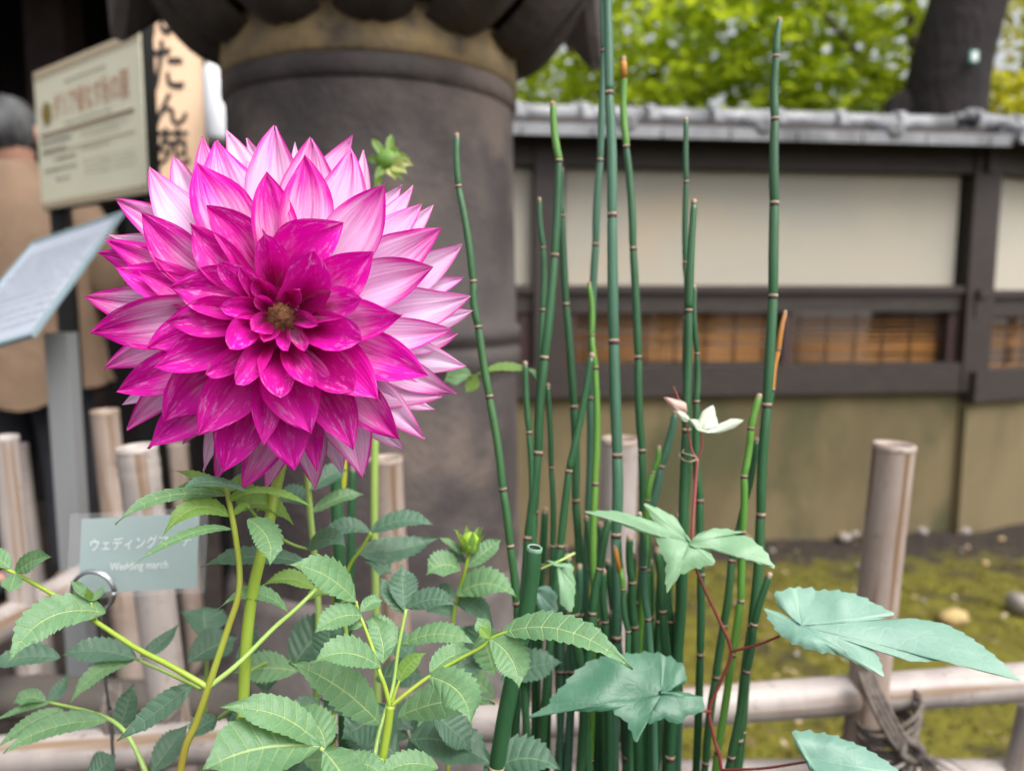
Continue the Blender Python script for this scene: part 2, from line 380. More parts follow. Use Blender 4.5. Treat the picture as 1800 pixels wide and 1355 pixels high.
def wall_run(wr, x0, x1, xm, posts, root, panels, dy=0, left_ext=0, right_ext=0):
    a0 = wr.hit(x0, 500)[0] - left_ext; a1 = wr.hit(x1, 500)[0] + right_ext
    z = lambda y: wr.hit(xm, y + dy)[1]
    def part(name, mat, y0, y1, o0, o1, aa=a0, ab=a1):
        b = MB(); wr.box(b, aa, ab, z(y0), z(y1), o0, o1); return b.build(name, mat, root, False)
    b = MB(); wr.box(b, a0, a1, -.05, z(694), -.16, 0); b.build('earthen_base', mEarth, root, False)
    part('sill_beam', mBeam, 692, 640, -.14, .035)
    part('middle_beam', mBeam, 548, 515, -.10, .012)
    part('rail_strip', mTimber, 515, 502, -.10, .03)
    part('top_beam', mBeam, 300, 252, -.12, .03)
    part('upper_board', mTimber, 252, 222, -.10, .06)
    pw = []
    for px, w in posts:
        a = wr.hit(px, 500)[0]; w = w / FPX * 3.4; b = MB(); wr.box(b, a - w / 2, a + w / 2, z(692) + .002, z(252) - .002, -.12, .042); b.build('wall_post', mTimber, root, False)
    for px, w in panels[1]:
        a = wr.hit(px, 600)[0]; w = w / FPX * 3.4; b = MB(); wr.box(b, a - w / 2, a + w / 2, z(640) + .002, z(548) - .002, -.09, .0); b.build('stud', mTimberRed, root, False)
    for p0, p1 in panels[0]:
        b = MB(); wr.box(b, wr.hit(p0, 400)[0], wr.hit(p1, 400)[0], z(502) + .001, z(300) - .001, -.08, -.02); b.build('plaster_panel', mPlaster, root, False)
    # reed screen in the low opening
    for p0, p1, gap in panels[2]:
        b = MB(); q0, q1 = wr.hit(p0, 600)[0], wr.hit(p1, 600)[0]; zz = z(642); top = z(546); i = 0
        while zz < top:
            r = .0042; jit = random.uniform(-.002, .002)
            if random.random() > gap:
                b.tube([wr.at(q0, -.055 + jit, zz), wr.at((q0 + q1) / 2, -.055 - jit, zz + jit * .6), wr.at(q1, -.055 + jit, zz)], r, 5)
            zz += .0095
        o = b.build('reed_screen', mReed, root); o['kind'] = 'stuff'
        b = MB(); a = q0 + .05
        while a < q1:
            b.tube([wr.at(a, -.046, z(642)), wr.at(a + .003, -.046, z(546))], .003, 5); a += .135
        o = b.build('screen_ties', mReedTie, root); o['kind'] = 'stuff'
    # tiled coping
    zr = z(208); ro = -.05; eo = .16; ze = z(252) + .005
    b = MB(); v = [wr.at(a, o, zz) for a in (a0, a1) for o, zz in ((ro, zr - .02), (eo, ze + .012), (eo, ze - .012), (ro, zr - .06), (ro - .21, ze - .012), (ro - .21, ze + .012))]
    b.add(v, [(0, 1, 7, 6), (1, 2, 8, 7), (2, 3, 9, 8), (3, 4, 10, 9), (4, 5, 11, 10), (5, 0, 6, 11), (5, 4, 3, 2, 1, 0), (6, 7, 8, 9, 10, 11)])
    roof = b.build('tile_bed', mTile, root, False)
    step = 112 / FPX * 3.4; a = a0 - .03; i = 0
    while a < a1:
        b = MB(); e = min(a + step - .004, a1); j = random.uniform(-.003, .003)
        b.tube([wr.at(a, ro, zr + j), wr.at(a + .004, ro, zr + j), wr.at(e, ro, zr + j)], [.040, .043, .043], 16)
        b.tube([wr.at(a - .012, ro, zr + j), wr.at(a - .012, ro, zr + j), wr.at(a + .03, ro, zr + j), wr.at(a + .03, ro, zr + j)], [.045, .055, .055, .045], 16)
        b.build('ridge_tile', mTile, root)
        # cover tile rolling down to the eave, with its round end
        b = MB(); aa = a + step * .5
        if aa < a1 and i % 2 == 0:
            b.tube([wr.at(aa, ro + .02, zr - .01), wr.at(aa, eo + .005, ze + .028)], [.030, .030], 12)
            b.tube([wr.at(aa, eo + .004, ze + .030), wr.at(aa, eo + .005, ze + .03), wr.at(aa, eo + .022, ze + .026), wr.at(aa, eo + .024, ze + .026)], [.03, .037, .037, .026], 14)
            b.build('cover_tile', mTile, root)
        # drip edge of the pan tile
        b = MB(); wr.box(b, a + .004, min(a + step - .004, a1), ze - .028, ze + .018, eo + .001, eo + .014); b.build('eave_tile', mTile, root, False)
        a += step; i += 1
A = G(900, 940, 3.25); A.z = 0; B = G(1712, 925, 3.5)
w1 = WallRun(A, B)
root = thing('garden_wall', A, 'long garden wall of cream panels and dark timber under a grey tile coping', 'wall')
wall_run(w1, 900, 1712, 1345, [(963, 50), (1714, 50)], root,
         ([(870, 936), (990, 1688)], [(925, 26), (1000, 24), (1385, 18), (1676, 22)], [(1012, 1372, .08), (1392, 1668, .45)]), left_ext=.8)
w2 = WallRun(B, G(1990, 900, 4.1))
root = thing('garden_wall', B + V(.03, .02, 0) - V(0, 0, B.z), 'short garden wall turning away beyond the corner post of the long one', 'wall')
wall_run(w2, 1714, 2000, 1770, [], root, ([(1742, 1985)], [], [(1742, 1985, .3)]), dy=8, right_ext=1.5)

# ------------------------------------------------------------------ trees behind the wall
def crown_leaves(mb_v, mb_f, tone, c, rx, ry, rz, n, size, seed):
    rnd = random.Random(seed)
    for i in range(n):
        while True:
            p = V(rnd.uniform(-1, 1), rnd.uniform(-1, 1), rnd.uniform(-1, 1))
            if p.length < 1 and nz(p.x * 3.1 + seed, p.y * 3.1, p.z * 4.5) > -.12: break
        q = Vector(c) + V(p.x * rx, p.y * ry, p.z * rz); s = size * rnd.uniform(.6, 1.3)
        a = V(rnd.gauss(0, 1), rnd.gauss(0, 1), rnd.gauss(0, .5)).normalized(); up = V(rnd.gauss(0, .5), rnd.gauss(0, .5), 1).normalized(); b = up.cross(a).normalized()
        k0 = len(mb_v)
        mb_v += [q - a * s, q + b * s * .45 - a * s * .1, q + a * s + V(0, 0, -.25 * s), q - b * s * .45 - a * s * .1]
        mb_f.append((k0, k0 + 1, k0 + 2, k0 + 3)); t = min(1, max(0, .5 + .5 * nz(q.x * 2, q.y * 2, q.z * 2) + rnd.uniform(-.3, .3))); tone += [t] * 4
def tree(name, base, limbs, blobs, mat, label, size, seed, tr=.09, group='trees beyond the garden wall', bark=None):
    root = thing(name, base, label, 'tree', group)
    b = MB()
    for pts, r0, r1 in limbs:
        sp = spline(pts, 6); b.tube(sp, [r0 + (r1 - r0) * i / (len(sp) - 1) for i in range(len(sp))], 9)
    b.build('trunk', bark or mTwig, root)
    v, f, t = [], [], []
    for i, (c, rx, ry, rz, n) in enumerate(blobs): crown_leaves(v, f, t, c, rx, ry, rz, n, size, seed + i * 13)
    mesh('crown', v, f, mat, root, False, attr={'tone': t})
def Gz(x, y, Y): return G(x, y, Y)
b0 = V(1.2, 6.2, -.02)
tree('maple_tree', b0, [([b0, b0 + V(.05, 0, 1.2), b0 + V(-.1, 0, 2.3), b0 + V(.1, 0, 4.2)], .08, .03), ([b0 + V(-.06, 0, 2.1), b0 + V(.5, -.1, 2.9), b0 + V(1.1, 0, 3.6)], .04, .012), ([b0 + V(-.06, 0, 2.2), b0 + V(-.6, .1, 2.8), b0 + V(-1.1, .2, 3.7)], .04, .012)],
     [(Gz(1120, 60, 6.0), 1.1, .8, .75, 1300), (Gz(1330, 40, 6.2), 1.1, .8, .8, 1450), (Gz(1000, 160, 6.2), .7, .6, .45, 560), (Gz(1270, 190, 6.1), .9, .6, .38, 600), (Gz(1250, -150, 6.4), 1.6, 1.0, .7, 1000)], mMaple,
     'bright green maple with its spreading crown over the middle of the coping', .075, 3)
b0 = V(2.9, 5.6, -.02)
tree('maple_tree', b0, [([b0, b0 + V(-.05, 0, 1.3), b0 + V(.0, .1, 2.4), b0 + V(-.3, 0, 4.2)], .06, .02), ([b0 + V(0, 0, 2.2), b0 + V(-.5, 0, 2.8), b0 + V(-1.0, 0, 3.3)], .03, .01)],
     [(Gz(1470, 70, 5.8), .8, .6, .6, 800), (Gz(1500, 175, 5.6), .55, .5, .28, 420), (Gz(1500, -120, 6.0), 1.1, .8, .7, 600)], mMaple,
     'green maple growing beside the dark leaning trunk', .07, 31)
b0 = V(4.2, 6.5, -.02)
tree('maple_tree', b0, [([b0, b0 + V(.05, 0, 1.2), b0 + V(-.1, 0, 2.3), b0 + V(.1, 0, 4.0)], .06, .02)],
     [(Gz(1790, 60, 6.2), .75, .6, .7, 900), (Gz(1770, 190, 5.8), .55, .4, .25, 700), (Gz(1850, -120, 6.4), 1.2, .8, .8, 1000)], mMapleYel,
     'yellow green maple past the far side of the dark leaning trunk', .06, 57)
b0 = V(2.6, 10.5, -.02)
tree('broadleaf_tree', b0, [([b0, b0 + V(.1, 0, 2), b0 + V(-.1, 0, 3.6), b0 + V(.2, 0, 6)], .14, .05)],
     [(Gz(1330, 120, 10.5), 2.2, 1.0, 1.2, 380), (Gz(1600, 60, 10.8), 1.5, 1.0, 1.6, 240), (Gz(1150, 0, 11), 2.0, 1.0, 1.6, 280)], mFarLeaf,
     'dull green tree standing far behind the maples', .14, 71, bark=mTrunk)
# the leaning trunk
c = [G(1655, 225, 5.0), G(1672, 110, 5.0), G(1705, -10, 5.0), G(1760, -240, 5.1)]
b0 = V(c[0].x - .18, 5.0, -.02)
root = thing('leaning_tree', b0, 'thick dark leaning trunk rising behind the tiled coping', 'tree')
b = MB(); sp = spline([b0, b0.lerp(c[0], .5), *c], 8); k_ = len(sp)
b.tube(sp, [.27 - .06 * (i / k_) + .012 * nz(i * .8, 3) for i in range(k_)], 20)
tr_ = b.build('trunk', mTrunk, root)
b = MB(); b.tube([G(1575, 330, 5.05), G(1580, 240, 5.05), G(1590, 185, 5.05), G(1602, 172, 5.05)], [.12, .13, .12, .08], 12); b.build('stump_limb', mTrunk, root)
b = MB(); q = G(1712, 100, 4.73); b.box(q, (.05, .012, .065), .1); b.build('name_tag', M('tag teal', (.10, .42, .36)), root, False)
b = MB(); b.box(q + V(0, -.009, 0), (.034, .004, .05), .1); b.build('tag_face', M('tag face', (.75, .78, .76)), root, False)
v, f, t = [], [], []
crown_leaves(v, f, t, G(1780, -330, 5.3), 1.6, 1.2, .6, 700, .07, 91); mesh('crown', v, f, mFarLeaf, root, False, attr={'tone': t})

# ------------------------------------------------------------------ dark gatehouse behind the signs
root = thing('gatehouse', (-2.6, 4.2, -.02), 'dark timber gatehouse with a deep shadowy porch behind the notice boards', 'building')
b = MB(); b.box((-3.2, 4.5, 1.6), (5.2, .12, 3.3)); b.build('back_wall', mBlackWood, root, False)
for i in range(17):
    b = MB(); b.box((-5.7 + i * .3, 4.43, 1.6), (.286, .02 + .006 * (i % 2), 3.26)); b.build('plank', mBlackWood, root, False)
for x in (-.78, -2.05, -4.4):
    b = MB(); b.box((x, 3.6 if x != -.78 else 4.1, 1.6), (.17, .17, 3.3)); b.build('porch_post', mEave, root, False)
b = MB(); b.box((-3.2, 3.6, 2.62), (5.4, .16, .22)); b.build('porch_beam', mEave, root, False)
b = MB(); v = [V(x, y, z) for x in (-6.2, -.35) for y, z in ((2.75, 2.55), (4.9, 3.5), (4.9, 3.62), (2.75, 2.67))]
b.add(v, [(0, 1, 2, 3), (7, 6, 5, 4), (0, 4, 5, 1), (1, 5, 6, 2), (2, 6, 7, 3), (3, 7, 4, 0)]); b.build('roof', mBlackWood, root, False)  # unseen roof, its overhang shaped to keep the porch dark
b = MB(); b.box((-5.9, 3.7, 1.6), (.12, 1.6, 3.2)); b.build('side_wall', mBlackWood, root, False)
b = MB(); b.box((-.62, 4.3, 1.6), (.10, .45, 3.2)); b.build('end_wall', mBlackWood, root, False)
b = MB(); b.box((-1.75, 4.32, .95), (.62, .06, .5)); b.build('ochre_hatch', M('ochre hatch board', (.30, .16, .03)), root, False)  # plain ochre board
b = MB(); b.box((-2.3, 4.2, .42), (2.6, .3, .84)); b.build('counter', mBlackWood, root, False)

# ------------------------------------------------------------------ stone lantern
LY = 1.5; ax = P(663, 520, 1.5); LC = V(ax.x, ax.y, 0)
def lz(y): return P(905, y, LC.y).z
LR = .272
root = thing('stone_lantern', LC, 'weathered dark stone lantern with a thick round shaft behind the dahlia', 'lantern')
b = MB()
prof = [(LR * 1.03, lz(990))]
for y, r in ((930, 1.02), (800, 1.01), (660, 1.0), (642, 1.0), (636, 1.025), (612, 1.03), (604, 1.0), (598, .985), (592, 1.03), (572, 1.03), (566, 1.0), (400, .985), (260, .975), (215, .975)): prof.append((LR * r, lz(y)))
b.lathe(prof, LC, 72); sh = b.build('shaft', mStone, root)
b = MB(); b.lathe([(LR * .97, lz(214)), (LR * .985, lz(210)), (LR * 1.0, lz(204)), (LR * 1.0, lz(186)), (LR * .985, lz(180)), (LR * .95, lz(178))], LC, 72); b.build('neck_ring', mStone, root)
b = MB(); b.lathe([(LR * .96, lz(181)), (LR * 1.0, lz(176)), (LR * 1.0, lz(150)), (LR * .98, lz(118)), (LR * .9, lz(92))], LC, 72); b.build('neck_band', mLichen, root)
b = MB(); b.lathe([(LR * .9, lz(100)), (LR * 1.05, lz(85)), (LR * 1.4, lz(35)), (LR * 1.5, lz(0)), (LR * 1.3, lz(-30)), (0.01, lz(-31))], LC, 72); b.build('platform_core', mStoneDark, root)
for i in range(12):                   # lotus petals carved round the underside
    th = 2 * math.pi * (i + .35) / 12; d = V(math.cos(th), math.sin(th), 0); s_ = V(-d.y, d.x, 0); v = []; nn, mm = 9, 8
    for a in range(nn):
        u = a / (nn - 1); r = LR * (.93 + .62 * u ** .8); zc = lz(128 - 128 * u ** 1.35)
        hw = LR * (.20 + .20 * u) * (1 if u < .75 else math.sqrt(max(.02, 1 - ((u - .75) / .27) ** 2)))
        for e in range(mm + 1):
            w = e / mm * 2 - 1; v.append(LC + d * (r - .010 * w * w) + s_ * (hw * w) + V(0, 0, zc - .030 * (1 - w * w) * math.sin(math.pi * min(1, u * .8 + .2)) + .006 * math.exp(-(w * 9) ** 2) ))
    f = [(a * (mm + 1) + e, a * (mm + 1) + e + 1, (a + 1) * (mm + 1) + e + 1, (a + 1) * (mm + 1) + e) for a in range(nn - 1) for e in range(mm)]
    mesh('lotus_petal', v, f, mStoneDark, root)
b = MB(); v = []; hx = 6; ro_ = R(12)
for r, z0, drop in ((.30, lz(8), 0), (.425, lz(16), .115), (.445, lz(0), .125), (.455, lz(-80), .0), (.36, lz(-140), 0), (.01, lz(-142), 0)):
    for j in range(36):
        th = 2 * math.pi * j / 36; seg = (th % (math.pi / 3)) - math.pi / 6; cr = math.cos(math.pi / 6) / math.cos(seg); crn = (abs(seg) / (math.pi / 6)) ** 5
        v.append(LC + V(math.cos(th + ro_), math.sin(th + ro_), 0) * (r * cr * 1.02) + V(0, 0, z0 - drop * crn))
b.add(v, [(i * 36 + j, i * 36 + (j + 1) % 36, (i + 1) * 36 + (j + 1) % 36, (i + 1) * 36 + j) for i in range(5) for j in range(36)]); b.build('hexagonal_platform', mStoneDark, root, False)
b = MB(); b.lathe([(.40, -.03), (.405, lz(1240)), (.395, lz(1200)), (LR * 1.12, lz(1090)), (LR * 1.10, lz(1010)), (LR * 1.06, lz(985)), (LR * .9, lz(980))], LC, 48); b.build('pedestal', mPale, root)

# ------------------------------------------------------------------ bamboo fence
def bamboo(name, a, bb, r, root, mat, nodes=(), open_top=True, n=18, flip=False):
    a, bb = Vector(a), Vector(bb); L = (a - bb).length; b = MB(); ss = [0, .0005]
    rows = [(0.0, 1.0)]
    for q in nodes: rows += [(q - .012, 1.0), (q - .004, 1.06), (q, 1.01), (q + .004, 1.05), (q + .014, 1.0)]
    rows.append((L, 1.04)); rows.sort()
    b.tube([a.lerp(bb, s / L) for s, _ in rows], [r * k for _, k in rows], n, caps=False)
    d = (bb - a).normalized()
    if open_top:
        b.rings(a, d, [(.004, r * 1.03), (-.0005, r * 1.02), (-.0016, r * .95), (-.0008, r * .84), (.004, r * .80)], 20, 0); b.rings(a, d, [(.004, r * .80), (.009, r * .76), (.0095, .0005)], 20, 1)
    o = b.build(name, [mat, mBamIn], root)
    # rounded rim: shared normals are fine
    return o
def post(x, y, w, d, xb, yb, root, mat, nodes, label=None):
    t = P(x, y, d); lo = P(xb, yb, d * 1.0); g = lo - t; g = t + g * ((t.z + .03) / max(1e-6, t.z - lo.z)); g.y = t.y * .4 + g.y * .6
    g = V(t.x + max(-.08, min(.08, (g.x - t.x))), t.y + .01, -.03)
    o = bamboo('bamboo_post', t, g, w / FPX * d / 2, root, mat, nodes); 
    if label: o['label'] = label
    return t, g
def rail_d(x): return .725 + .095 * x / 1800
root = thing('bamboo_fence', V(.2, .8, -.02), 'low weathered bamboo fence lashed with rope between the flowers and the moss', 'fence')
ra, rb = P(-60, 1335, rail_d(-60)), P(2500, 1146, rail_d(2500))
bamboo('bamboo_rail', ra, rb, .0195, root, mBam, (.34, .72, .99), False)
bamboo('bamboo_rail', P(860, 1372, .80), P(2500, 1364, .92), .02, root, mBam, (.2,), False)
pr, gr = post(1572, 782, 70, .762, 1555, 1180, root, mBamTan, (.32, .6), 'thick tan streaked post standing clear over the moss')
post(1090, 772, 66, .822, 1086, 1180, root, mBam, (.22, .5))
post(677, 806, 60, .80, 690, 1250, root, mBamTan, (.20, .45))
post(240, 786, 68, .775, 268, 1250, root, mBam, (.02, .30, .6))
post(1812, 1245, 40, .84, 1790, 1355, root, mBam, (.2,))
def lashing(c, r, root, tail=True):
    b = MB(); c = Vector(c)
    for k_ in range(9):
        pts = []
        for i in range(22):
            th = 2 * math.pi * i / 21 + k_; pts.append(c + V(math.cos(th) * r * (1.14 + .03 * k_), math.sin(th) * r * 1.2 + .004, (-.020 + k_ * .0045) + .016 * math.sin(th + .6 + (k_ % 3) * .4)))
        b.tube(pts, .0022, 6)
    for k_ in range(4):
        b.tube(spline([c + V(-.036 + .004 * k_, -.004, .060), c + V(-.030 + .005 * k_, -.024, .034), c + V(-.014 + .005 * k_, -.031, .004), c + V(.006 + .004 * k_, -.030, -.018), c + V(.016, -.018, -.03)], 5), .0026, 7)
    b.tube(spline([c + V(.0, -.03, .004), c + V(.012, -.038, 0), c + V(.008, -.036, -.014), c + V(-.004, -.034, -.008), c + V(0, -.03, .004)], 5), .0042, 7)
    if tail:
        for k_ in range(34):
            e = V(random.uniform(.012, .042), random.uniform(-.03, -.01), random.uniform(-.038, -.002)) if k_ < 22 else V(random.uniform(-.016, .004), random.uniform(-.02, 0), random.uniform(-.05, -.03))
            b.tube(spline([c + V(.006, -.034, -.008), c + V(.006, -.034, -.008) + e * .5 + V(random.uniform(-.004, .004), 0, .004), c + V(.006, -.034, -.008) + e], 3), [.0012, .0011, .001, .0009, .0008, .0007, .0006], 4)
    o = b.build('rope_lashing', mRope, root)
lashing(P(1554, 1265, .79) + V(0, -.012, 0), .022, root)
lashing(P(1087, 1240, .80), .022, root, False)
lashing(P(262, 1300, .757), .021, root, False)
root = thing('bamboo_fence', V(-.8, 1.2, -.02), 'second bamboo fence with a slanting rail before the gatehouse', 'fence')
bamboo('bamboo_rail', P(-120, 1165, .80), P(330, 915, 1.55), .021, root, mBam, (.3, .5), True)
post(184, 722, 46, 1.12, 196, 1100, root, mBamTan, (.3, .6))
post(8, 768, 44, .93, 16, 1150, root, mBam, (.25, .55))
post(30, 782, 34, 1.28, 42, 1050, root, mBam, (.2,))
post(312, 780, 34, 1.42, 322, 1050, root, mBamTan, (.3,))
b = MB(); pts = [P(-80, 1228, .95), P(60, 1226, .95), P(200, 1230, .96), P(330, 1232, .98), P(430, 1236, 1.0), P(436, 1236, 1.0)]
b.tube([p + V(0, 0, .002 * nz(i * 3.3)) for i, p in enumerate(pts)], [.026, .027, .0255, .026, .025, .018], 16)
o = b.build('edging_log', mOldWood, origin=pts[2]); tag(o, 'weathered grey round log lying level behind the pale bamboo rail', 'log')
for x in (20, 330):
    b = MB(); q = P(x, 1228, .955 if x < 100 else .98); b.tube([V(q.x, q.y + .03, q.z + .01), V(q.x, q.y + .03, -.03)], [.012, .014], 10); b.build('log_stake', mOldWood, o)

# ------------------------------------------------------------------ signs
def quad_frame(c00, c10, c11, c01):  # bl, br, tr, tl -> local frame
    return (Vector(c00), Vector(c10), Vector(c11), Vector(c01))
def text_mesh(name, body, parent, mat, fn, size_ratio=1, w=None):
    """text laid on a surface: fn(s, t) maps 0..1 box coords to a world point"""
    cu = bpy.data.curves.new('t', 'FONT'); cu.body = body; cu.resolution_u = 3
    o = bpy.data.objects.new('t', cu); COL.objects.link(o)
    dg = bpy.context.evaluated_depsgraph_get(); me = bpy.data.meshes.new_from_object(o.evaluated_get(dg))
    vs_ = [v.co.copy() for v in me.vertices]; fs = [tuple(p.vertices) for p in me.polygons]
    bpy.data.objects.remove(o); bpy.data.curves.remove(cu); bpy.data.meshes.remove(me)
    x0, x1 = min(v.x for v in vs_), max(v.x for v in vs_); y0, y1 = min(v.y for v in vs_), max(v.y for v in vs_)
    return mesh(name, [fn((v.x - x0) / (x1 - x0), (v.y - y0) / (y1 - y0)) for v in vs_], fs, mat, parent, False)
def board(name, mat, O, U, W, n, th, parent, s0=0, s1=1, t0=0, t1=1, out=0):
    b = MB(); v = [O + U * s + W * t + n * (out + e) for e in (0, -th) for s, t in ((s0, t0), (s1, t0), (s1, t1), (s0, t1))]
    b.add(v, [(0, 1, 2, 3), (7, 6, 5, 4), (0, 4, 5, 1), (1, 5, 6, 2), (2, 6, 7, 3), (3, 7, 4, 0)]); return b.build(name, mat, parent, False)
# cream notice board
tr_p, br_p = P(256, 58, 1.75), P(256, 336, 1.75); tl_p, bl_p = P(70, 140, 2.09), P(75, 372, 2.09)
O = bl_p.copy(); U = ((br_p - bl_p) + (tr_p - tl_p)) / 2; U.z = 0; W = V(0, 0, ((tl_p - bl_p).z + (tr_p - br_p).z) / 2); O.z = (bl_p.z + br_p.z) / 2
n = U.cross(W).normalized()
root = thing('notice_board', V((O + U * .5).x, (O + U * .5).y, -.02), 'cream notice board with a gold emblem and patterned bands on a dark stand', 'sign')
bd = board('panel', mSignCream, O, U, W, n, .004, root)
board('backing', mBlackPaint, O, U, W, n, .025, root, -.006, 1.012, -.006, 1.006, -.0045)
for t0, t1 in ((.003, .055), (.935, .997)):
    s = 0
    while s < .99:
        board('pattern_tile', mSignBand, O, U, W, n, .003, bd, s + .003, min(s + .017, .998), t0, (t0 + t1) / 2 - .002, .0022); board('pattern_tile', mSignBand, O, U, W, n, .003, bd, min(s + .012, .98), min(s + .026, .998), (t0 + t1) / 2 + .002, t1, .0022); s += .0275
def on(s0, s1, t0, t1, lift=.0025): return lambda a, c: O + U * (s0 + (s1 - s0) * a) + W * (t0 + (t1 - t0) * c) + n * lift
text_mesh('title_text', 'ダリア綾なす秋の園', bd, mInkRed, on(.20, .90, .62, .80))
b = MB(); v = [on(.075, .175, .60, .76)(.5 + .5 * math.cos(th), .5 + .5 * math.sin(th)) for th in [2 * math.pi * i / 28 for i in range(28)]]; b.add(v, [tuple(range(28))]); b.build('emblem', mGold, bd, False)
board('rule', mInkBrown, O, U, W, n, .002, bd, .05, .93, .522, .538, .003); board('rule', mInkBrown, O, U, W, n, .001, bd, .05, .93, .395, .399, .002)
rl = random.Random(4)
def blurred_line(s0, s1, t0, t1, mat=mInk):     # lines too small to read in the photograph: rows of short strokes
    b = MB(); s = s0
    while s < s1:
        w = rl.uniform(.006, .014); v = [on(s, min(s + w, s1), t0 + rl.uniform(0, .006), t1 - rl.uniform(0, .006))(*q) for q in ((0, 0), (1, 0), (1, 1), (0, 1))]; b.add(v, [(0, 1, 2, 3)]); s += w + rl.uniform(.004, .012)
    b.build('fine_print', mat, bd, False)
blurred_line(.33, .72, .845, .865); blurred_line(.30, .75, .565, .582)
for t in (.46, .40): blurred_line(.05, .36 if t > .45 else .30, t, t + .028)
for t in (.33, .26): blurred_line(.17 if t > .3 else .07, .40, t, t + .026)
blurred_line(.18, .32, .19, .21)
for s1, t in ((.88, .47), (.82, .44), (.72, .36)): blurred_line(.46, s1, t, t + .014)
for t in (.28, .25, .22, .19): blurred_line(.47, .93, t, t + .011)
for s in (.12, .86):
    b = MB(); q = O + U * s; b.box(V(q.x, q.y + .035, (q.z + W.z) / 2 - .03), (.045, .03, q.z + W.z * .9)); b.build('stand_leg', mBlackPaint, root, False)
# lit lantern sign
root0 = P(318, 325, 2.3)
lx0, lx1 = P(277, 200, 2.3).x, P(369, 200, 2.3).x; zb, zt = P(320, 322, 2.3).z, P(320, -40, 2.3).z; yy = root0.y
root = thing('lantern_sign', V((lx0 + lx1) / 2, yy + .08, -.02), 'tall glowing orange lantern sign with black brush lettering in a black frame', 'sign')
O2, U2, W2, n2 = V(lx0, yy, zb), V(lx1 - lx0, 0, 0), V(0, 0, zt - zb), V(0, -1, 0)
fb = board('lit_face', mLit, O2, U2, W2, n2, .10, root)
for nm, s0, s1, t0, t1 in (('frame_stile', -.20, -.005, -.06, 1.06), ('frame_stile', 1.005, 1.07, -.06, 1.06), ('frame_bar', 0, 1, -.06, -.004), ('frame_bar', 0, 1, 1.004, 1.06)):
    board(nm, mBlackPaint, O2, U2, W2, n2, .14, root, s0, s1, t0, t1, .012)
board('lower_face', mLit, O2, U2, W2, n2, .10, root, 0, 1, -.30, -.063)
def on2(s0, s1, y0, y1):
    t0 = (P(320, y1, 2.3).z - zb) / (zt - zb); t1 = (P(320, y0, 2.3).z - zb) / (zt - zb)
    return lambda a, c: O2 + U2 * (s0 + (s1 - s0) * a) + W2 * (t0 + (t1 - t0) * c) + n2 * .003
def fat(name, ch, s0, s1, y0, y1):
    g_ = on2(s0, s1, y0, y1); o = text_mesh(name, ch, fb, mBrush, g_)
    for dx, dz in ((.05, 0), (.025, .02), (.025, -.02)):
        o2 = text_mesh(name, ch, fb, mBrush, lambda a, c, dx=dx, dz=dz: g_(a + dx, c + dz) + n2 * (.0006 + dx * .01))
fat('brush_character', 'ぼ', .0, .62, -30, 72); fat('brush_character', 'た', .0, .58, 82, 162); fat('brush_character', 'ん', .0, .62, 170, 222); fat('brush_character', '苑', .0, .62, 228, 292)
for x in (lx0 + .02, lx1 - .02):
    b = MB(); b.box((x, yy + .06, (zb - .25) / 2), (.03, .03, zb - .24)); b.build('sign_leg', mBlackPaint, root, False)
b = MB(); q = P(386, 190, 2.2); b.lathe([(.0, -.10), (.035, -.10), (.042, -.08), (.042, .10), (.03, .12), (.0, .12)], q, 20)
root = thing('wall_lamp', V(q.x, q.y, q.z - .1), 'pale cylindrical lamp beside the glowing lantern sign', 'lamp'); b.build('lamp_body', mLamp, root); b = MB(); b.tube([q + V(0, 0, .1), q + V(0, .1, .2), V(q.x + .06, 4.1, q.z + .25)], .012, 8); b.build('bracket', mBlackPaint, root)
# lectern sign
TR, TL, BL, BR = P(214, 376, 1.30), P(60, 428, 1.36), P(-62, 592, 1.16), P(58, 588, 1.08)
TL = TR + (TL - TR); BL = BR + (TL - TR)
root = thing('lectern_sign', V(P(86, 560, 1.2).x, P(86, 560, 1.2).y, -.02), 'slanted white reading panel on a grey metal post', 'sign')
O3, U3, W3 = BL, BR - BL, TR - BR; n3 = U3.cross(W3).normalized(); n3 = n3 if n3.y < 0 else -n3
pb = board('panel', mAcryl, O3, U3, W3, n3, .005, root); b = MB()
for s0, s1, t0, t1 in ((-.012, 1.012, -.012, .012), (-.012, 1.012, .988, 1.012), (-.012, .012, .012, .988), (.988, 1.012, .012, .988)): board('edge_strip', mAcrylEdge, O3, U3, W3, n3, .006, root, s0, s1, t0, t1, .003)
def on3(s0, s1, t0, t1): return [O3 + U3 * s + W3 * t + n3 * .0012 for s, t in ((s0, t0), (s1, t0), (s1, t1), (s0, t1))]
mFaint = M('faint print', (.24, .26, .31))
for i in range(11):
    b = MB(); s = .10
    while s < .9:
        w = rl.uniform(.02, .05); b.add(on3(s, min(.92, s + w), .12 + i * .07, .12 + i * .07 + .022), [(0, 1, 2, 3)]); s += w + rl.uniform(.01, .04)
    b.build('fine_print', mFaint, pb, False)
q = P(86, 575, 1.2); b = MB(); b.box(V(q.x, q.y + .03, q.z / 2 - .02), (.037, .03, q.z + .02)); b.build('post', mSteel, root, False); b = MB(); b.box(V(q.x, q.y + .03, .0), (.22, .18, .03)); b.build('foot_plate', mSteel, root, False)
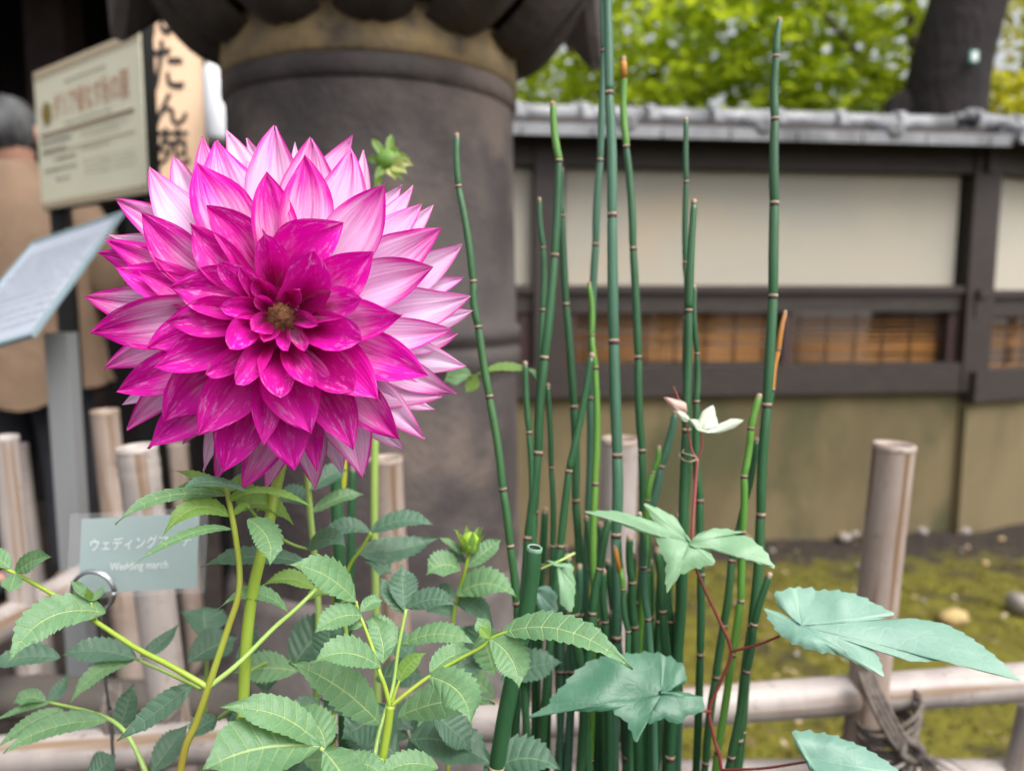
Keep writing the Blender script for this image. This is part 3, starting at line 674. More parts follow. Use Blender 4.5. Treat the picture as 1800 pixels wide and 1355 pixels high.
# plant name card
cd = .53; bl, br, tr_, tl = P(120, 1052, cd), P(362, 1040, cd), P(378, 893, cd), P(117, 900, cd)
root = thing('plant_label', V(P(200, 1355, cd).x, P(200, 1355, cd).y + .004, -.02), 'sage green name card in clear film held on a wire stake', 'label')
O4 = bl; U4 = br - bl; W4 = ((tl - bl) + (tr_ - br)) / 2; n4 = U4.cross(W4).normalized()
board('film_sleeve', mFilm, O4, U4, W4, n4, .0004, root, out=.0022)
cdb = board('card', mCard, O4, U4, W4, n4, .0006, root, .075, .93, .055, .93, .0005)
def on4(s0, s1, t0, t1): return lambda a, c: O4 + U4 * (s0 + (s1 - s0) * a) + W4 * (t0 + (t1 - t0) * c) + n4 * .0012
text_mesh('name_text', 'ウェディングマーチ', cdb, mWhiteInk, on4(.15, .88, .55, .70)); text_mesh('name_text', 'Wedding march', cdb, mWhiteInk, on4(.30, .72, .28, .40))
rc = P(171, 1035, cd - .006); b = MB(); rr = 36 / FPX * cd
for k_ in range(2): b.tube([rc + V(math.cos(2 * math.pi * i / 40) * rr, -.0016 * k_ - .004, math.sin(2 * math.pi * i / 40) * rr) for i in range(41)], .0013, 8)
b.build('ring_clip', mChrome, root)
b = MB(); b.tube(spline([P(176, 1066, cd), P(184, 1180, cd), P(198, 1300, cd), P(203, 1400, cd), V(P(205, 1400, cd).x, P(205, 1400, cd).y, -.03)], 4), .0011, 6); b.build('wire_stake', mWire, root)

# ------------------------------------------------------------------ person seen from behind
def person():
    c = P(42, 520, 2.75); X, Y = c.x, c.y; h = 1.74
    o = V(X, Y, 0)
    def skin(name, verts, edges, rad, mat, parent, sub=2):
        me = bpy.data.meshes.new(name); me.from_pydata([tuple(Vector(v)) for v in verts], edges, []); me.materials.append(mat)
        ob = bpy.data.objects.new(name, me); COL.objects.link(ob)
        if parent: ob.parent = parent
        md = ob.modifiers.new('s', 'SKIN'); md.use_smooth_shade = True
        for i, r in enumerate(rad): me.skin_vertices[0].data[i].radius = r if isinstance(r, tuple) else (r, r)
        me.skin_vertices[0].data[0].use_root = True
        sd = ob.modifiers.new('d', 'SUBSURF'); sd.levels = sub; sd.render_levels = sub
        return ob
    root = thing('person', o + V(0, 0, -.02), 'person in a tan coat and dark trousers facing away with grey hair', 'person'); WL[root.name] = o
    root.location = o
    # body under the clothes: one continuous figure
    V_ = [(0, 0, .95), (0, .01, 1.15), (0, .02, 1.35), (0, .02, 1.45), (0, .01, 1.52), (0, -.01, 1.60), (0, -.02, 1.68),
          (.18, .02, 1.40), (.26, .05, 1.12), (.20, .29, 1.06), (-.18, .02, 1.40), (-.26, .05, 1.12), (-.20, .29, 1.06), (.10, 0, .88), (.11, .02, .48), (.11, 0, .08), (.12, -.10, .03), (-.10, 0, .88), (-.11, .02, .48), (-.11, 0, .08), (-.12, -.10, .03)]
    E_ = [(0, 1), (1, 2), (2, 3), (3, 4), (4, 5), (5, 6), (3, 7), (7, 8), (8, 9), (3, 10), (10, 11), (11, 12), (0, 13), (13, 14), (14, 15), (15, 16), (0, 17), (17, 18), (18, 19), (19, 20)]
    r_ = [(.15, .11), (.14, .10), (.16, .10), (.12, .08), .055, .085, .07, .06, .045, .028, .06, .045, .028, .085, .06, .045, .035, .085, .06, .045, .035]
    skin('body', V_, E_, r_, mSkin, root)
    # coat: lathe-like shell with folds
    b = MB(); n_ = 40; v = []
    prof = [(.285, .215, .74), (.275, .20, .85), (.265, .185, 1.0), (.265, .175, 1.15), (.265, .165, 1.28), (.25, .15, 1.38), (.19, .125, 1.45), (.10, .09, 1.50), (.085, .085, 1.545), (.07, .07, 1.545)]
    for i, (rx, ry, z) in enumerate(prof):
        for j in range(n_):
            th = 2 * math.pi * j / n_; k_ = 1 + (.09 * nz(math.cos(th) * 2.6 + 5, math.sin(th) * 2.6, z * 4) + .05 * nz(math.cos(th) * 7, math.sin(th) * 7, z * 6)) * (1.6 - i * .13); hem = .05 * nz(math.cos(th) * 1.5, math.sin(th) * 1.5, 9) if i == 0 else 0
            v.append(o + V(math.cos(th) * rx * k_, math.sin(th) * ry * k_, z + hem))
    b.add(v, [(i * n_ + j, i * n_ + (j + 1) % n_, (i + 1) * n_ + (j + 1) % n_, (i + 1) * n_ + j) for i in range(len(prof) - 1) for j in range(n_)])
    b.build('coat', mCoat, root)
    for s in (-1, 1):
        b = MB(); sp = spline([o + V(s * .17, .01, 1.41), o + V(s * .27, .02, 1.24), o + V(s * .27, .06, 1.08), o + V(s * .20, .27, 1.06)], 6)
        b.tube(sp, [.085 - .028 * i / len(sp) + .006 * nz(i * 1.3, s * 4) for i in range(len(sp))], 16); b.build('sleeve', mCoat, root)
        b = MB(); b.tube(spline([o + V(s * .09, .0, .92), o + V(s * .11, .02, .5), o + V(s * .115, .0, .06)], 6), [.12, .118, .112, .108, .10, .095, .09, .086, .083, .08, .077, .074, .072], 16); b.build('trouser_leg', mTrouser, root)
        b = MB(); hb = o + V(s * .19, .31, 1.07); b.tube([hb, hb + V(0, -.01, -.05), hb + V(0, -.015, -.085)], [.028, .036, .03], 10)
        for fi in range(4): q = hb + V((fi - 1.5) * .017, -.012 + .002 * fi, -.08); b.tube([q, q + V(0, -.006, -.035), q + V(0, -.016, -.06 + .006 * abs(fi - 1.5))], [.010, .009, .007], 8)
        q = hb + V(-s * .03, -.02, -.03); b.tube([q, q + V(-s * .01, -.02, -.03), q + V(-s * .008, -.03, -.055)], [.012, .010, .008], 8); b.build('hand', mSkin, root)
        b = MB(); q = o + V(s * .115, .02, .03); b.tube([q + V(0, .10, .0), q + V(0, .06, .005), q, q + V(0, -.10, .0), q + V(0, -.15, -.005)], [.03, .045, .045, .04, .02], 12); b.build('shoe', mBlackPaint, root)
    b = MB(); v = []; hc = o + V(0, -.005, 1.655)
    for i in range(15):
        ph = math.pi * i / 14
        for j in range(28):
            th = 2 * math.pi * j / 28; d = V(math.sin(ph) * math.cos(th), math.sin(ph) * math.sin(th), math.cos(ph)); k_ = 1 + .05 * nz(d.x * 6, d.y * 6, d.z * 6)
            face = 1 if d.y > -.2 or True else 1
            v.append(hc + V(d.x * .088 * k_, d.y * .102 * k_ , d.z * .118 * k_ if d.z > 0 else d.z * .105))
    b.add(v, [(i * 28 + j, i * 28 + (j + 1) % 28, (i + 1) * 28 + (j + 1) % 28, (i + 1) * 28 + j) for i in range(14) for j in range(28)]); b.build('hair', mHair, root)
    for s in (-1, 1):
        b = MB(); b.tube([hc + V(s * .082, .01, -.05), hc + V(s * .095, .0, -.02), hc + V(s * .092, .0, .015)], [.008, .014, .010], 8); b.build('ear', mSkin, root)
person()

# ------------------------------------------------------------------ pebbles and litter on the moss
def pebble(x, y, w, mat, label, seed, h=.55, group='pebbles on the moss'):
    r = RC @ Vector(((x - 900) / FPX, -(y - 677.5) / FPX, -1)); q = CL + r * ((-.012 - CL.z) / r.z); rad = w / FPX * q.y / 2
    b = MB(); v = []; rz = seed * 1.7
    for i in range(7):
        ph = math.pi * i / 6
        for j in range(10):
            th = 2 * math.pi * j / 10; d = V(math.sin(ph) * math.cos(th), math.sin(ph) * math.sin(th), math.cos(ph)); k_ = 1 + .22 * nz(d.x * 1.6 + seed * 7, d.y * 1.6, d.z * 1.6)
            e = V(d.x * rad * k_, d.y * rad * .62 * k_, d.z * rad * h * k_); v.append(q + Matrix.Rotation(rz, 3, 'Z') @ e + V(0, 0, rad * h * .5))
    b.add(v, [(i * 10 + j, i * 10 + (j + 1) % 10, (i + 1) * 10 + (j + 1) % 10, (i + 1) * 10 + j) for i in range(6) for j in range(10)])
    o = b.build('pebble', mat, origin=q); tag(o, label, 'stone', group)
pebble(1675, 1092, 62, mPebbleYel, 'long tan stone lying on open moss', 0.1, .5)
pebble(1790, 1072, 60, mPebble, 'rounded grey brown stone half sunk beside the tan one', 1.0, .7)
rp = random.Random(12)
for i in range(34):
    pebble(rp.uniform(1200, 1800), rp.choice([rp.uniform(925, 960), rp.uniform(925, 975), rp.uniform(960, 1340)]), rp.uniform(11, 28), rp.choice([mPebble, mPebble, mPebbleYel]), 'small rough pebble scattered over the moss near the wall', i * .37 + 2)
b = MB()
for i in range(500):
    x, y = rp.uniform(.15, 3.2), rp.uniform(1.25, 3.3); s = rp.uniform(.006, .018); a = rp.uniform(0, 6.28); d = V(math.cos(a), math.sin(a), rp.uniform(-.2, .4)); e = V(-d.y, d.x, rp.uniform(-.3, .3)); q = V(x, y, .002)
    b.add([q - d * s, q + e * s * .5, q + d * s, q - e * s * .5], [(0, 1, 2, 3)], rp.choice([0, 0, 1]))
o = b.build('leaf_litter', [M('litter brown', (.14, .085, .05)), M('litter pale', (.36, .27, .19))], smooth=False); tag(o, 'scattered dry leaf crumbs over the moss', 'litter', kind='stuff')
b = MB()                               # cushion moss: short upright tufts
for i in range(9000):
    x, y = rp.uniform(.2, 3.3), 1.3 + 1.75 * rp.random(); 
    if nz(x * 3, y * 3, 2) < -.15: continue
    z = .018 * nz(x * 2.3, y * 2.3) + .010 * nz(x * 9, y * 9, 3) - .022; s = rp.uniform(.004, .009); a = rp.uniform(0, 6.28); d = V(math.cos(a), math.sin(a), 0) * s
    b.add([V(x, y, z) - d, V(x, y, z) + d, V(x, y, z + s * rp.uniform(1.2, 2.4)) + V(rp.uniform(-s, s), rp.uniform(-s, s), 0)], [(0, 1, 2)])
o = b.build('moss', M('moss tuft', (.13, .125, .016), (.085, .078, .012), 9, .9), smooth=False); tag(o, 'olive cushion moss covering the ground', 'moss', kind='stuff')

# ------------------------------------------------------------------ leaves and stems
def stem(parent, pts, w, mat, name='stem', ground=False, taper=1.0, n=12):
    """pts: (x, y, d) of the photograph; w: width in photograph pixels at the first and last point"""
    q = [P(*p) for p in pts]; w0, w1 = w if isinstance(w, tuple) else (w, w * taper)
    r0 = w0 / 2 / FPX * pts[0][2]; r1 = w1 / 2 / FPX * pts[-1][2]
    if ground:
        d = (q[-1] - q[-2]); s = q[-1].z + .03; k_ = min(.12, max(-.12, d.x / max(1e-6, -d.z) * s * .4)); nn = max(2, int(s / .07)); q0_ = q[-1]; q += [q0_ + V(k_ * e, 0, -s * e) for e in [i / nn for i in range(1, nn + 1)]]
    sp = spline(q, 7); L = len(sp); b = MB()
    b.tube(sp, [r0 + (r1 - r0) * min(1, i / (L - 1)) for i in range(L)], n); return b.build(name, mat, parent)
LS = [0]
def leaf(parent, b_, t_, w, db, dt, mat=None, off=(0, -8), roll=30, fold=.22, teeth=11, ser=.24, name='leaf', droop=0.0):
    mat = mat or mLeaf; LS[0] += 1; sd = LS[0]
    B, T = P(*b_, db), P(*t_, dt); mid = P((b_[0] + t_[0]) / 2 + off[0], (b_[1] + t_[1]) / 2 + off[1], (db + dt) / 2); C = mid * 2 - (B + T) / 2
    Wd = 1.24 * w / FPX * (db + dt) / 2 / max(.35, math.cos(R(roll)))
    nu, nv = 44, 5; v = []; uv = []; L = (T - B).length
    sp_ = random.Random(sd); ph = sp_.uniform(0, 9)
    for i in range(nu + 1):
        u = i / nu; c = B * (1 - u) ** 2 + C * 2 * u * (1 - u) + T * u * u
        tg = ((C - B) * (1 - u) + (T - C) * u).normalized(); view = (CL - c).normalized()
        s0 = tg.cross(view).normalized(); up0 = s0.cross(tg).normalized()       # up0 looks at the camera
        upn = s0 if (s0.z >= 0) else -s0                                          # the side that lies higher
        rr = R(roll) * (1 if upn is s0 else -1)
        s = (s0 * math.cos(rr) - up0 * math.sin(rr)); nrm = (up0 * math.cos(rr) + s0 * math.sin(rr))
        pr = 1.98 * (u + .004) ** .55 * (1 - u) ** .92
        if u > .72: pr *= 1 - .55 * ((u - .72) / .28) ** .8
        fr = (u * teeth) % 1.0; th = 1 + ser * (fr - .35) * (1 if u < .93 else .3) * (1 if u > .06 else .2)
        for j in range(-nv, nv + 1):
            a = j / nv; av = abs(a); hw = Wd / 2 * pr * (1 + (th - 1) * av ** 3)
            sh = tg * (hw * av * .70)
            quilt = .010 * Wd * math.cos(2 * math.pi * (u * 8 + 0.0)) * math.sin(math.pi * min(1, av * 1.0)) * (1 - u * .5)
            wav = .05 * Wd * nz(u * 3 + ph, a * 1.3, sd) * av + .04 * Wd * math.sin(u * 7 + ph + (2 if a > 0 else 0)) * av * av
            v.append(c + s * (hw * a) + sh * (1 - u) ** .7 + nrm * (fold * hw * av + quilt + wav - droop * hw * av * av)); uv.append((u, a * .5 + .5))
    W_ = 2 * nv + 1; f = [(i * W_ + j, i * W_ + j + 1, (i + 1) * W_ + j + 1, (i + 1) * W_ + j) for i in range(nu) for j in range(W_ - 1)]
    return mesh(name, v, f, mat, parent, uv=uv)

D, LT, MD = mLeafDark, mLeafLit, mLeaf
# ---- the flowering dahlia
base = V(P(428, 1355, .385).x, P(428, 1355, .385).y, -.02)
dah = thing('dahlia_plant', base, 'tall dahlia carrying one huge open magenta and white flower', 'flower')
stem(dah, [(500, 790, .405), (487, 850, .395), (468, 940, .388), (446, 1030, .385), (434, 1120, .385), (428, 1230, .385), (427, 1300, .385)], (19, 21), mStem, ground=True)
stem(dah, [(398, 858, .376), (402, 878, .372), (412, 930, .372), (421, 1000, .372), (418, 1050, .37), (402, 1100, .368), (382, 1160, .366), (366, 1208, .365), (345, 1270, .365), (318, 1350, .366)], (9, 19), mStemRed, ground=True)
stem(dah, [(366, 1208, .365), (300, 1170, .366), (242, 1140, .37), (180, 1100, .375), (116, 1058, .38), (39, 1014, .385), (-20, 985, .39)], (11, 6), mStem, 'branch')
stem(dah, [(366, 1208, .365), (420, 1165, .37), (480, 1105, .385), (520, 1070, .40), (556, 1035, .41)], (10, 7), mStemPale, 'branch')
stem(dah, [(352, 1210, .37), (300, 1185, .40), (242, 1159, .43)], (7, 5), mStemPale, 'petiole')
stem(dah, [(262, 1370, .42), (232, 1304, .425), (203, 1270, .43), (160, 1251, .435), (87, 1234, .44)], (9, 5), mStemPale, 'petiole')
stem(dah, [(172, 1095, .376), (164, 1075, .375), (160, 1058, .374)], (5, 4), mStemPale, 'petiole')
stem(dah, [(365, 1125, .50), (363, 1180, .51), (360, 1260, .52)], (6, 7), mStemPale, 'petiole')
stem(dah, [(534, 780, .47), (540, 830, .47), (545, 900, .475), (553, 980, .48), (560, 1080, .48), (556, 1200, .48)], (11, 12), mStemPale, ground=True)
stem(dah, [(430, 1185, .39), (470, 1165, .45), (512, 1175, .47)], (6, 5), mStemPale, 'petiole')
stem(dah, [(436, 890, .38), (470, 930, .40), (510, 955, .42), (540, 965, .43)], (6, 5), mStemPale, 'petiole')
stem(dah, [(434, 1230, .39), (410, 1245, .42), (385, 1262, .44)], (9, 8), mStemPale, 'petiole')
L_ = lambda *a, **k: leaf(dah, *a, **k)
# crown of young leaves under the flower
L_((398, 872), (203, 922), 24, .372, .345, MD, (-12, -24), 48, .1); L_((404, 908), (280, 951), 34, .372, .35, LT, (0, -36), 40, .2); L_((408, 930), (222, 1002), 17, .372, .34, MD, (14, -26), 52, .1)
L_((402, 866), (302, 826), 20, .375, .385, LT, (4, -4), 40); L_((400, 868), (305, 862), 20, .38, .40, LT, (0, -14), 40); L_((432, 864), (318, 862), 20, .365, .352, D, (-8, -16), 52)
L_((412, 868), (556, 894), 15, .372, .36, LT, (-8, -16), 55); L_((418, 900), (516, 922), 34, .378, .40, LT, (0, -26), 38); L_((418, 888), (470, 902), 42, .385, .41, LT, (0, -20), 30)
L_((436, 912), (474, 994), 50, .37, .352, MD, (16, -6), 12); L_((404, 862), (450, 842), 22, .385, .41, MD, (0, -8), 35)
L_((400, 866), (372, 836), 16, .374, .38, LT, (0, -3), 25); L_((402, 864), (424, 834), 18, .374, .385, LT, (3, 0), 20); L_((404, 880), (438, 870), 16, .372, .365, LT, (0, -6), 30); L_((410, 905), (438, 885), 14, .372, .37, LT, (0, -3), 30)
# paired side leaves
L_((554, 1034), (461, 1028), 26, .41, .40, LT, (0, -14), 50); L_((540, 1056), (592, 1042), 26, .41, .43, LT, (0, -8), 45); L_((506, 1076), (384, 1070), 26, .395, .38, MD, (4, -30), 50)  # first leaf's yellow green puts its backlit glow into the colour
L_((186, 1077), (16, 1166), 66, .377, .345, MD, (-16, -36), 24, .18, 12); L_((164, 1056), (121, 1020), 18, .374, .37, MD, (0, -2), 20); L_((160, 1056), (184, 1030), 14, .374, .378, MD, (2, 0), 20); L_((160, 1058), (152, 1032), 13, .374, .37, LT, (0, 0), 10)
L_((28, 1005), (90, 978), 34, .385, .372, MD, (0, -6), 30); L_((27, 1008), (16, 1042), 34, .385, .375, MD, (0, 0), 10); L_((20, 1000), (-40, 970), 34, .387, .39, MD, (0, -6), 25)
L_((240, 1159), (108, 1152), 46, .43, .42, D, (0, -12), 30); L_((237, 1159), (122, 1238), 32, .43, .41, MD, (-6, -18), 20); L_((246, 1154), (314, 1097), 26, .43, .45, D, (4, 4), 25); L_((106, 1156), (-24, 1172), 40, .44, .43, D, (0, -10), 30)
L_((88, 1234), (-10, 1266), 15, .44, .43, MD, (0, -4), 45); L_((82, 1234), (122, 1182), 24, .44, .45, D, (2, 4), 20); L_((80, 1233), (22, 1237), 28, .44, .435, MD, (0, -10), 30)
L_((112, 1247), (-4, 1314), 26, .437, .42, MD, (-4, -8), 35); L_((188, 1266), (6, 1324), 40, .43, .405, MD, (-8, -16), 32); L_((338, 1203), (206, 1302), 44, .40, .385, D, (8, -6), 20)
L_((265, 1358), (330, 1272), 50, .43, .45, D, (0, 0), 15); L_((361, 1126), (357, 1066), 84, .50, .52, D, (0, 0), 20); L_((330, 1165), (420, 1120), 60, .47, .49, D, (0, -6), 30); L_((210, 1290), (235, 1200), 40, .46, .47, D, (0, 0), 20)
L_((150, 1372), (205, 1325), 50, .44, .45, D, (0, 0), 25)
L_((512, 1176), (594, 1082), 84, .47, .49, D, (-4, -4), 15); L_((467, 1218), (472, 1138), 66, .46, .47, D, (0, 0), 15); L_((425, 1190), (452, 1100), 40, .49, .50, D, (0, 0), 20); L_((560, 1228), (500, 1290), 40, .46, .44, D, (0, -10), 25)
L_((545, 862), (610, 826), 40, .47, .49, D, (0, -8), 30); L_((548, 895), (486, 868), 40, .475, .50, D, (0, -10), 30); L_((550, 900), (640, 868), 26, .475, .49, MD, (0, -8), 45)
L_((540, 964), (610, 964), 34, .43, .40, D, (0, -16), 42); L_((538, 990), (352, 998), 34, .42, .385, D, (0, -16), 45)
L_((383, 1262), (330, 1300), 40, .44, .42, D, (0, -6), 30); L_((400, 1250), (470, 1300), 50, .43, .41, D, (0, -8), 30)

# ---- the flower head
FD = .357
FC = P(492, 562, FD)
def Z(x, y): return (120 + x / 1.993, 200 + y / 1.993)
petals = [  # tip, point on the axis nearer the base, width (all in the enlargement), ring, pallor
 # ring 0: small inner petals
 ((688, 424), (722, 570), 104, 0, .12), ((872, 484), (812, 640), 142, 0, .0), ((1026, 648), (850, 668), 104, 0, .30), ((1028, 796), (862, 735), 116, 0, .05), ((530, 676), (668, 690), 68, 0, .0),
 ((560, 818), (650, 735), 88, 0, .10), ((478, 908), (630, 820), 74, 0, .18), ((588, 950), (690, 815), 82, 0, .08), ((744, 992), (722, 860), 104, 0, .05), ((858, 958), (775, 850), 74, 0, .15), ((992, 972), (850, 850), 124, .5, .05),
 ((520, 528), (640, 630), 78, 0, .0), ((602, 540), (670, 640), 62, 0, .0), ((650, 585), (690, 640), 66, -.3, .0), ((832, 830), (800, 765), 52, -.3, .30), ((872, 742), (815, 715), 50, -.3, .2), ((808, 615), (785, 650), 60, -.3, .0), ((640, 752), (680, 728), 74, -.3, .0), ((690, 800), (715, 760), 58, -.3, .0), ((770, 830), (755, 775), 46, -.3, .05), ((655, 640), (690, 668), 48, -.3, .0),
 # ring 1
 ((944, 362), (800, 540), 172, 1, .18), ((1074, 488), (880, 630), 146, 1, .28), ((1168, 700), (960, 705), 134, 1, .40), ((1092, 998), (910, 850), 158, 1, .22), ((1262, 920), (1030, 830), 146, 1.4, .34), ((842, 1122), (800, 940), 168, 1, .18), ((680, 1164), (690, 960), 96, 1, .14),
 ((466, 1134), (600, 900), 150, 1, .08), ((298, 892), (560, 820), 116, 1, .08), ((340, 714), (600, 728), 120, 1, .12), ((354, 590), (620, 630), 150, 1, .18), ((420, 388), (600, 580), 118, 1, .24), ((508, 306), (650, 520), 132, 1, .22), ((688, 202), (712, 470), 136, 1.4, .42), ((296, 510), (420, 590), 60, 1.4, .25),
 # ring 2
 ((850, 144), (850, 400), 158, 2, .52), ((1128, 268), (950, 460), 168, 2, .62), ((1284, 560), (1010, 616), 154, 2, .66), ((1346, 766), (1110, 790), 112, 2, .70), ((1172, 1132), (1020, 990), 134, 2, .48), ((1022, 1166), (930, 990), 138, 1.6, .26), ((802, 1246), (750, 1040), 158, 2, .20), ((534, 1252), (630, 1040), 154, 2, .24),
 ((318, 1072), (490, 920), 146, 2, .30), ((163, 946), (400, 890), 132, 2, .32), ((96, 797), (400, 716), 156, 2, .45), ((160, 548), (380, 626), 122, 2, .30), ((246, 356), (430, 520), 140, 2, .36), ((456, 166), (560, 400), 176, 2, .48), ((250, 548), (430, 640), 96, 1.7, .36), ((286, 832), (420, 750), 124, 1.7, .24),
 ((880, 1255), (850, 1060), 88, 2.2, .35),
 # ring 3
 ((740, 38), (722, 240), 150, 3, .74), ((846, 84), (842, 270), 160, 3, .72), ((1002, 118), (980, 330), 148, 3, .72), ((1228, 304), (1120, 420), 110, 3, .80), ((1308, 404), (1100, 520), 146, 2.7, .66), ((1412, 646), (1190, 700), 136, 3, .82), ((1312, 984), (1100, 950), 118, 3, .78), ((1240, 1146), (1120, 1010), 100, 3, .78), ((1018, 1282), (1000, 1090), 134, 3, .74), ((620, 1330), (690, 1160), 110, 3, .55),
 ((275, 1182), (430, 1070), 116, 2.6, .36), ((224, 1112), (330, 990), 94, 3, .64), ((44, 660), (270, 664), 122, 3, .60), ((100, 494), (300, 540), 110, 3, .48), ((164, 290), (350, 420), 122, 3, .66), ((264, 188), (420, 390), 124, 3, .76), ((498, 88), (590, 340), 176, 3, .64), ((118, 462), (320, 520), 104, 2.8, .46), ((120, 892), (270, 820), 100, 3, .62), ((1366, 972), (1240, 920), 84, 3.3, .72),
 # ring 4: the back row
 ((464, 74), (500, 280), 110, 3.5, .70), ((346, 148), (440, 320), 112, 3.7, .80), ((552, 56), (640, 230), 110, 4, .90), ((624, 80), (690, 200), 84, 4, .82), ((976, 74), (920, 220), 110, 4, .74), ((1042, 124), (1030, 280), 70, 4, .84), ((1170, 252), (1080, 360), 90, 4, .88), ((1198, 248), (1130, 380), 80, 4.2, .84), ((1286, 330), (1200, 430), 80, 4, .90), ((1366, 448), (1250, 560), 116, 3.7, .86), ((1382, 566), (1270, 620), 76, 4, .80), ((1420, 688), (1280, 740), 90, 4, .86),
 ((1394, 862), (1230, 860), 118, 3.7, .86), ((1368, 786), (1270, 810), 80, 4, .72), ((1286, 1042), (1150, 1000), 76, 4, .88), ((1178, 1182), (1080, 1080), 92, 4, .90), ((184, 1012), (290, 960), 64, 4, .92), ((144, 414), (280, 460), 80, 3.8, .84), ((478, 1252), (510, 1120), 66, 4, .88), ((534, 1288), (560, 1150), 84, 3.6, .62), ((680, 1322), (730, 1170), 90, 3.8, .72), ((862, 1322), (850, 1180), 104, 4, .74), ((972, 1258), (940, 1130), 96, 4, .92), ((1044, 1262), (1010, 1120), 60, 4.1, .80), ((800, 100), (800, 250), 60, 4.2, .92), ((400, 1160), (500, 1030), 80, 4, .7), ((200, 600), (330, 640), 90, 4, .7), ((330, 330), (430, 430), 110, 4, .8),
]
fh_v = MB(); prof = []
for i in range(9): a = i / 8; prof.append((.016 * math.sin(a * math.pi * .5) + .0005, 0))
# receptacle and disc: a low dome facing the camera
view = (CL - FC).normalized(); ex = V(1, 0, 0); ey = view.cross(ex).normalized()
v = []; NN = 36
for i in range(10):
    a = i / 9
    for j in range(NN):
        th = 2 * math.pi * j / NN; r = .0150 * math.sin(a * math.pi * .62); h = -.012 + .011 * math.cos(a * math.pi * .62) + .0012 * nz(j * 1.7, i * 1.9)
        v.append(FC + (ex * math.cos(th) + ey * math.sin(th)) * r + view * (h - .013))
f = [(i * NN + j, i * NN + (j + 1) % NN, (i + 1) * NN + (j + 1) % NN, (i + 1) * NN + j) for i in range(9) for j in range(NN)]
for i in range(NN): pass
# stalk flare behind the head
n0 = len(v)
for r, h in ((.017, -.018), (.014, -.032), (.006, -.042), (.003, -.046)):
    for j in range(NN):
        th = 2 * math.pi * j / NN; v.append(FC + (ex * math.cos(th) + ey * math.sin(th)) * r + view * h)
f += [(n0 + i * NN + j, n0 + i * NN + (j + 1) % NN, n0 + (i + 1) * NN + (j + 1) % NN, n0 + (i + 1) * NN + j) for i in range(3) for j in range(NN)]
head = mesh('flower_head', v, f, M('receptacle', (.16, .004, .03), (.10, .004, .02), 90, .6), dah, origin=FC); head['label'] = 'huge round magenta flower fading to white at its outer petals'
b = MB(); v = []
for i in range(9):
    a = i / 8
    for j in range(28):
        th = 2 * math.pi * j / 28; r_ = .0082 * math.sin(a * 1.7) ; v.append(FC + (ex * math.cos(th) + ey * math.sin(th)) * r_ * (1 + .05 * nz(j * .9, i)) + view * (-.0085 + .0045 * math.cos(a * 1.7) + .0007 * nz(j * 2.1, i * 2.7)))
b.add(v, [(i * 28 + j, i * 28 + (j + 1) % 28, (i + 1) * 28 + (j + 1) % 28, (i + 1) * 28 + j) for i in range(8) for j in range(28)]); b.build('flower_disc', mDisc, head)
ZB = [(-1, .000), (0, .001), (1, -.011), (2, -.016), (3, -.023), (4, -.030), (5, -.034)]; ZT = [(-1, .006), (0, .029), (1, .014), (2, .000), (3, -.015), (4, -.029), (5, -.036)]
CU = [(-1, .9), (0, .75), (1, .52), (2, .36), (3, .26), (4, .25), (5, .2)]
def itp(tb, k_):
    for (a, x), (c, y) in zip(tb, tb[1:]):
        if a <= k_ <= c: return x + (y - x) * (k_ - a) / (c - a)
    return tb[-1][1]
